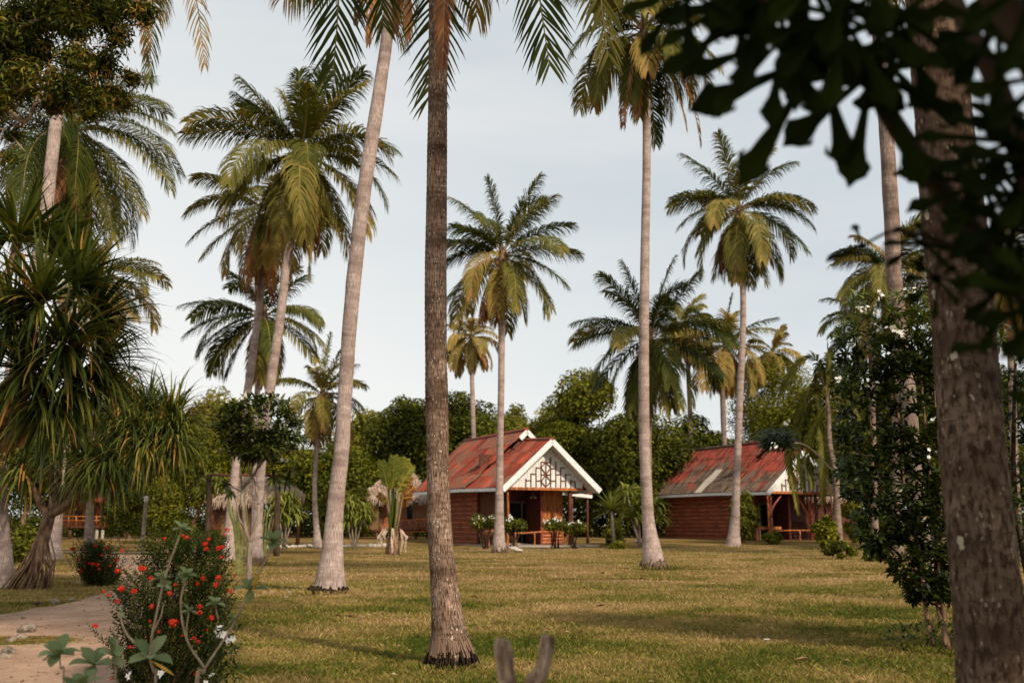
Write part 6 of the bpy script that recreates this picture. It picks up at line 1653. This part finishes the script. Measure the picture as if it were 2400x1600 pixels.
# carved log bench left of the near cottage door
def log_bench():
    F = H1; root = thing('log_bench', 'rounded reddish log bench against the near cottage side wall', 'bench', F.p(1.6, -3.0, 0))
    m = MB(); m.tube([F.p(1.0, -3.05, .82), F.p(2.0, -3.1, .86), F.p(2.9, -3.1, .82)], [.16, .2, .15], 9, sub=4, wob=.25); m.build('seat', M['timber'], root, True)
    for t in (1.15, 2.7):
        m = MB(); m.tube([F.p(t - .15, -3.05, -.05), F.p(t - .05, -3.05, .4), F.p(t + .1, -3.05, .78)], [.16, .13, .12], 8, sub=3, wob=.2); m.build('leg', M['timber_red'], root, True)
log_bench()

# ------------------------------------------------------------------ thatched huts
def thatch_roof(root, ridge, eaves, seed, fringe=True):
    """ridge: two points; eaves: four corners (front-left, front-right, back-right, back-left)"""
    r = random.Random(seed); m = MB(); a, b = ridge; fl, fr, br_, bl = eaves
    faces = [(a, b, fr, fl), (b, b, br_, fr), (b, a, bl, br_), (a, a, fl, bl)]
    for (r0, r1, e1, e0) in faces:
        nu, nv = 30, 12; vs = []; fs = []
        for j in range(nv + 1):
            f = j / nv
            for i in range(nu + 1):
                u = i / nu; p = (r0 * (1 - u) + r1 * u) * (1 - f) + (e0 * (1 - u) + e1 * u) * f
                n_ = mnoise.noise(p * 2.1) * .09 + (.06 * ((j % 3) / 3.0)) - .16 * math.sin(math.pi * f) * .6
                vs.append(p + Vector((0, 0, n_)))
        for j in range(nv):
            for i in range(nu):
                q = j * (nu + 1) + i; fs.append((q, q + 1, q + nu + 2, q + nu + 1))
        m.add(vs, fs, .5)
        # loose straw bundles over the slope and hanging from the eave
        dn = ((e0 + e1) / 2 - (r0 + r1) / 2).normalized(); L = (e0 - e1).length
        nrm_ = (e1 - e0).normalized() if L > .1 else Vector((1, 0, 0))
        for k in range(int(70 * L)):
            u = r.random(); f = r.random() ** .8; p = (r0 * (1 - u) + r1 * u) * (1 - f) + (e0 * (1 - u) + e1 * u) * f + Vector((0, 0, .05 + r.uniform(0, .04)))
            w = nrm_ * r.uniform(.02, .05); l = r.uniform(.25, .5); q = p + dn * l + Vector((0, 0, r.uniform(-.03, .06)))
            m.add([p - w, p + w, q + w * .4, q - w * .4], [(0, 1, 2, 3)], r.random())
        for k in range(int(26 * L)):
            u = r.random(); p = e0 * (1 - u) + e1 * u + Vector((0, 0, .0)); w = nrm_ * r.uniform(.02, .06); q = p + dn * r.uniform(.1, .3) + Vector((0, 0, -r.uniform(.12, .42)))
            m.add([p - w + Vector((0, 0, .05)), p + w + Vector((0, 0, .05)), q + w * .3, q - w * .3], [(0, 1, 2, 3)], r.random() * .8)
    return m.build('roof', M['thatch'], root)

def hut1():
    d = 62; S = lambda x, y, dd=0: W(450 + x / 3.485, 900 + y / 3.485, d + dd)
    root = thing('thatched_hut', 'grey thatched hut with open veranda post, behind the crossing palm trunks', 'hut', GD((450 + 500 / 3.485) / K, d), 0, 'thatched huts')
    thatch_roof(root, (S(430, 735, 1.8), S(780, 775, 1.8)), (S(140, 965, 0), S(925, 905, 0), S(905, 890, 4.2), S(190, 930, 4.2)), 5)
    g0 = gz(0, d)
    def wallbox(x0, x1, y0, mat, name, d0, d1):
        a = S(x0, 1000, d0); b = S(x1, 1000, d0); zt = S(x0, y0, d0).z; m = MB()
        m.box(((a.x + b.x) / 2, d + (d0 + d1) / 2, (zt - .1) / 2), (1, 0, 0), (0, 1, 0), (0, 0, 1), b.x - a.x, d1 - d0, zt + .1); m.build(name, M[mat], root)
    wallbox(170, 480, 935, 'mat_wall', 'wall', 1.0, 3.4)
    m = MB(); a = S(190, 1100, .98); b = S(240, 1100, .98); m.box(((a.x + b.x) / 2, d + .97, 1.3), (1, 0, 0), (0, 1, 0), (0, 0, 1), b.x - a.x, .05, 2.1); m.build('door', M['timber_dark'], root)
    for x, dd in ((865, .3), (150, .4), (860, 3.6), (560, 3.4)):
        m = MB(); p = S(x, 1200, dd); m.tube([Vector((p.x, p.y, -.1)), Vector((p.x + .05, p.y, 1.5)), Vector((p.x, p.y, S(x, 915, dd).z))], [.11, .1, .09], 8, sub=3, wob=.15); m.build('post', M['timber_dark'], root, True)
    m = MB(); m.bar(S(700, 1235, .4), S(870, 1230, .4), .07, .07); m.bar(S(600, 1235, 3.4), S(870, 1235, 3.4), .07); m.build('rail', M['timber_dark'], root)
hut1()

def hut2():
    d = 76; S = lambda x, y, dd=0: W(450 + x / 3.485, 900 + y / 3.485, d + dd)
    root = thing('thatched_hut', 'thatched hut on short stilts behind the fan shaped palm', 'hut', GD((450 + 1650 / 3.485) / K, d), 0, 'thatched huts')
    thatch_roof(root, (S(1620, 700, 2), S(1800, 705, 2)), (S(1345, 935, 0), S(1985, 935, 0), S(1950, 900, 4.5), S(1400, 905, 4.5)), 8)
    def wb(x0, x1, y0, y1, mat, name, d0, d1, r=.5):
        a = S(x0, y1, d0); b = S(x1, y0, d0); m = MB(); m.box(((a.x + b.x) / 2, d + (d0 + d1) / 2, (a.z + b.z) / 2), (1, 0, 0), (0, 1, 0), (0, 0, 1), b.x - a.x, d1 - d0, b.z - a.z, r); return m.build(name, M[mat], root)
    wb(1415, 1525, 955, 1185, 'mat_wall', 'wall', .6, 3.6); wb(1530, 1990, 955, 1195, 'boards', 'veranda_wall', 1.8, 3.6); wb(1755, 1800, 985, 1105, 'glass_dark', 'window', 1.74, 1.79)
    wb(1400, 1990, 1186, 1200, 'timber_dark', 'floor', .2, 3.6)
    for x in (1410, 1510, 1560, 1725, 1830, 1925, 1985):
        for dd in (.35, 3.2):
            m = MB(); p = S(x, 1200, dd); m.tube([Vector((p.x, p.y, -.1)), Vector((p.x, p.y, S(x, 1196, dd).z))], .09, 7); m.build('stilt', M['timber_dark'], root, True)
    m = MB(); t = .1
    m.tube([S(1560, 1200, t), S(1760, 1207, t), S(1990, 1200, t)], .05, 7, sub=3); m.tube([S(1700, 1115, t), S(1840, 1106, t), S(1990, 1108, t)], .055, 7, sub=3, wob=.2)
    for x in (1700, 1770, 1830, 1895, 1960): m.tube([S(x, 1110, t), S(x + 6, 1200, t)], .04, 6)
    for x in (1775, 1850, 1915): m.tube([S(x, 1110, t), S(x + 45, 1200, t)], .035, 6); m.tube([S(x + 50, 1110, t), S(x, 1200, t)], .035, 6)
    m.build('railing', M['timber'], root, True)
    m = MB()
    for y in (1215, 1245, 1275): m.bar(S(1700, y, -.6 - (y - 1215) * .01), S(1800, y, -.6 - (y - 1215) * .01), .25, .05)
    m.tube([S(1790, 1205, 0), S(1815, 1285, -1)], .04, 6); m.build('steps', M['timber'], root)
    # red sheet patch where the near cottage roof laps over
    return root
hut2()
def rustic_chair(x0, label):
    d = 76.6; S = lambda x, y, dd=0: W(450 + x / 3.485, 900 + y / 3.485, d + dd)
    root = thing('rustic_chair', label, 'chair', S(x0, 1190), 0, 'rustic chairs on the thatched hut veranda')
    m = MB(); m.box(S(x0, 1150), (1, 0, 0), (0, 1, 0), (0, 0, 1), .55, .5, .07); m.build('seat', M['timber'], root)
    m = MB(); m.tube([S(x0 - 14, 1150, .2), S(x0 - 16, 1105, .3), S(x0, 1090, .3), S(x0 + 16, 1105, .3), S(x0 + 14, 1150, .2)], .035, 6, sub=3); m.tube([S(x0, 1150, .25), S(x0, 1092, .3)], .03, 5); m.build('backrest', M['timber'], root, True)
    for sx in (-12, 12):
        for dd in (-.2, .2):
            m = MB(); m.tube([S(x0 + sx, 1150, dd), S(x0 + sx * 1.2, 1190, dd)], .035, 6); m.build('leg', M['timber'], root, True)
rustic_chair(1590, 'rustic branch chair at the left end of the hut veranda'); rustic_chair(1745, 'rustic branch chair in the middle of the hut veranda'); rustic_chair(1865, 'rustic branch chair at the right end of the hut veranda near the centre trunk')

def hut3():
    d = 80
    S = lambda x, y, dd=0: W(x, y, d + dd)
    root = thing('thatched_hut', 'low grey roofed hut seen past the far cottage porch on the right', 'hut', GD(1940 / K, d), 0, 'thatched huts')
    thatch_roof(root, (S(1905, 1128, 2), S(1985, 1130, 2)), (S(1868, 1168, 0), S(2022, 1166, 0), S(2010, 1160, 4), S(1880, 1160, 4)), 9)
    m = MB(); a = S(1885, 1166, .6); b = S(2005, 1166, .6); m.box(((a.x + b.x) / 2, d + 2, .27 + (a.z - .27) / 2), (1, 0, 0), (0, 1, 0), (0, 0, 1), b.x - a.x, 2.8, a.z - .27); m.build('wall', M['timber_dark'], root)
    for x in (1880, 1950, 2010):
        m = MB(); p = S(x, 1200, .1); m.tube([Vector((p.x, p.y, .2)), Vector((p.x, p.y, a.z + .1))], .08, 7); m.build('post', M['timber_dark'], root, True)
hut3()

def stilt_house():
    d = 76; S = lambda x, y, dd=0: W(x / 3.36, 1150 + y / 3.36, d + dd)
    root = thing('stilt_cottage', 'orange brown timber hut on stilts under the screw pines at left', 'hut', GD((620 / 3.36) / K, d))
    def wb(x0, x1, y0, y1, mat, name, d0, d1):
        a = S(x0, y1, d0); b = S(x1, y0, d0); m = MB(); m.box(((a.x + b.x) / 2, d + (d0 + d1) / 2, (a.z + b.z) / 2), (1, 0, 0), (0, 1, 0), (0, 0, 1), b.x - a.x, d1 - d0, b.z - a.z); return m.build(name, M[mat], root)
    wb(450, 820, 40, 275, 'timber', 'wall', 1.6, 4.6); wb(440, 835, 272, 290, 'timber_dark', 'deck', 0, 4.6); wb(660, 690, 170, 268, 'glass_dark', 'door', 1.52, 1.59); wb(560, 640, 150, 225, 'timber_dark', 'window', 1.53, 1.59)
    m = MB()
    for x in (455, 540, 600, 700, 760, 825): m.tube([S(x, 195, .1), S(x, 275, .1)], .05, 6)
    m.tube([S(450, 230, .1), S(830, 232, .1)], .045, 6); m.tube([S(450, 200, .1), S(830, 202, .1)], .05, 6); m.build('railing', M['timber'], root, True)
    for x in (455, 553, 678, 765, 810):
        m = MB(); p = S(x, 300, .3); m.tube([Vector((p.x, p.y, -.1)), Vector((p.x, p.y, S(x, 288, .3).z))], .13, 7); m.build('stilt', M['concrete' if x > 750 else 'timber_dark'], root, True)
    a = S(440, 90, 0); m = MB(); rz = S(600, -110, 2.5).z
    e = [S(400, 75, -.6), S(880, 75, -.6), S(870, 78, 5.6), S(410, 78, 5.6)]; r1, r2 = S(440, 0, 2.5), S(830, 0, 2.5); r1.z = r2.z = rz
    m.add(e + [r1, r2, e[0] + Vector((0, 0, -.12)), e[1] + Vector((0, 0, -.12))], [(0, 1, 5, 4), (2, 3, 4, 5), (1, 2, 5), (3, 0, 4), (6, 7, 1, 0)]); o = m.build('roof', M['timber_red'], root)
stilt_house()

# ------------------------------------------------------------------ small things
def lamp_post():
    d = 50; root = thing('lamp_post', 'weathered timber garden lamp post right of the round dark shrub', 'lamp', GD(337 / K, d))
    m = MB(); m.tube([GD(337 / K, d) - Vector((0, 0, .1)), W(338, 1225, d), W(342, 1176, d)], [.11, .095, .085], 9, sub=4, wob=.12); m.build('post', M['bark_grey'], root, True)
    m = MB(); t = W(342, 1176, d); m.tube([t, t + Vector((0, 0, .06)), t + Vector((0, 0, .19)), t + Vector((0, 0, .24)), t + Vector((0, 0, .3))], [.07, .10, .10, .15, .03], 10); m.build('lamp_head', M['offwhite'], root, True)
lamp_post()
def post_frame():
    d = 44; S = lambda x, y, dd=0: W(450 + x / 3.485, 900 + y / 3.485, d + dd)
    root = thing('timber_post_frame', 'dark rough timber post carrying a thin black beam, left of the crossing trunks', 'post frame', GD((450 + 140 / 3.485) / K, d))
    for x in (140, 700):
        m = MB(); g0 = GD((450 + x / 3.485) / K, d); top = S(x + 5, 735)
        m.tube([g0 - Vector((0, 0, .1)), S(x - 8, 1100), S(x + 2, 950), S(x - 5, 850), top], [.14, .12, .13, .10, .12], 9, sub=3, wob=.25); m.build('post', M['bark_dark'], root, True)
    m = MB(); m.tube([S(140, 740), S(330, 743), S(520, 742), S(705, 738)], .055, 7, sub=3); m.build('beam', M['timber_dark'], root, True)
post_frame()
def sprig_tree():
    """slender bare tree trunk behind the timber post (leafy top hidden among the tree crowns)"""
    pass
M['bark_grey2'] = noisemat('cut_branch_bark', (.16, .095, .06), (.55, .38, .26), 38, .95, .02, (1, 1, .35), 1.0, .01)
def forked_stump():
    d = 3.0; S = lambda x, y, dd=0: W(900 + x / 3.92, 1250 + y / 3.92, d + dd)
    root = thing('forked_stump', 'sawn forked branch stump sticking up at the bottom edge', 'stump', (S(1240, 1372).x, d, 0))
    m = MB(); f = Vector((S(1240, 1372).x, d, .42)); m.tube([Vector((f.x, d, -.05)), f], [.045, .04], 9, wob=.2)
    m.tube([f, S(1150, 1500), S(1125, 1300), S(1100, 1120), S(1085, 1020), S(1092, 968)], [.032, .027, .0245, .0245, .024, .019], 20, sub=9, wob=.65)
    m.tube([f, S(1350, 1500), S(1420, 1320), S(1480, 1150), S(1490, 1040), S(1508, 935)], [.03, .024, .022, .0185, .0205, .017], 20, sub=9, wob=.75)
    m.tube([S(1485, 1110), S(1455, 1095), S(1448, 1078)], [.010, .008, .005], 7); m.tube([S(1160, 1080), S(1178, 1060)], [.009, .006], 7)
    m.build('branches', M['bark_grey2'], root, True)
forked_stump()
def rocks():
    def rock(x, y, s, label, name='rock', mat='rock', grp=None, sq=.7, seed=0):
        c = G(x, y); m = MB(); n1, n2 = 9, 12; vs = []; r = random.Random(seed)
        for i in range(n1 + 1):
            th = math.pi * i / n1
            for k in range(n2):
                ph = 2 * math.pi * k / n2; v = Vector((math.sin(th) * math.cos(ph), math.sin(th) * math.sin(ph), math.cos(th) * sq))
                vs.append(c + v * s * (1 + .45 * mnoise.noise(v * 1.7 + Vector((seed, 0, 0))) + .15 * mnoise.noise(v * 5 + Vector((seed, 2, 0)))) + Vector((0, 0, s * .3)))
        fs = [(i * n2 + k, (i + 1) * n2 + k, (i + 1) * n2 + (k + 1) % n2, i * n2 + (k + 1) % n2) for i in range(n1) for k in range(n2)]
        m.add(vs, fs); o = m.build(name, M[mat], None, True); tag(o, label, 'rock' if mat == 'rock' else 'stone', grp)
    for i, (x, y, s, lb) in enumerate([(60, 1482, .11, 'large pitted rock between the two bare sand patches at left'), (48, 1498, .07, 'brownish rock at the foot of the large pitted one'), (20, 1532, .07, 'pale flat rock near the left edge of the sand'), (8, 1545, .06, 'small rock at the left edge, lowest in view'),
                                       (128, 1412, .07, 'small reddish rock on the upper border of the sandy path'), (90, 1416, .06, 'tiny rock left of the small reddish one on the path border'), (168, 1408, .05, 'tiny pale rock right of the small reddish one on the path border'), (25, 1505, .06, 'dark rock on the grass islet left of the large pitted one')]):
        rock(x, y, s, lb, seed=i * 3 + 1)
    rock(1497, 1276, .22, 'white stone at the left foot of the tall slender trunk', 'stone', 'stone', None, .7, 31)
    rock(1213, 1293, .28, 'pale flat slab beside the root balled palm foot', 'stone', 'stone', None, .35, 32); rock(1203, 1288, .22, 'second pale slab leaning behind the flat one by the palm foot', 'stone', 'stone', None, .5, 33)
    r = random.Random(12)
    x = 612
    i = 0
    while x < 905:
        y = 1283 + (x - 612) / 290 * -3 + r.uniform(-.6, .6)
        rock(x, y, r.uniform(.13, .22), 'whitish stone in the row edging the path before the thatched huts', 'edging_stone', 'stone', 'white stones edging the path', r.uniform(.45, .8), 50 + i)
        x += r.uniform(5.5, 9.5); i += 1
rocks()
def small_bits():
    r = np.random.default_rng(5); S = lambda x, y: G(x, y)
    for x, y in [(671, 1403), (679, 1391), (430, 1568), (368, 1572), (1798, 1506), (392, 1590)]:
        c = S(x, y); root = None; qb = QB(); n = 5; a = np.arange(n) * 2 * np.pi / n
        dv = np.stack([np.cos(a), np.sin(a), 0 * a + .25], 1); p = np.array(c) + np.array([0, 0, .035])
        leaf_quads(qb, np.tile(p, (n, 1)), dv, np.tile([0, 0, 1.], (n, 1)), .045, .032, r.uniform(.3, 1, n), bend=.1)
        leaf_quads(qb, np.tile(p, (n, 1)), dv[:, [1, 0, 2]], np.tile([0, -.5, 1.], (n, 1)), .04, .03, r.uniform(.3, 1, n), bend=.1)
        tag(qb.build('fallen_flower', M['petal_white']), 'white fallen blossom lying on the grass', 'flower', 'white fallen blossoms on the lawn')
    # white trumpet flowers in the lower right of the red bush
    root = thing('white_flower_plant', 'low plant with ragged white blooms at the right foot of the big red flowered bush', 'plant', GD(545 / K, 7.4))
    for x, y, k in [(523, 1477, 6), (518, 1488, 4), (540, 1503, 3), (295, 1578, 2), (372, 1575, 3), (485, 1590, 3)]: white_flowers(root, W(x, y, 7.3), k, .028, r)
    qb = QB()
    for i in range(40):
        rosette(qb, W(r.uniform(490, 560), r.uniform(1470, 1600), 7.4 + r.uniform(-.2, .2)), 7, .07, .018, r, (0, 0, 1), (.2, .8))
    qb.build('leaves', M['shrub_dark'], root)
small_bits()
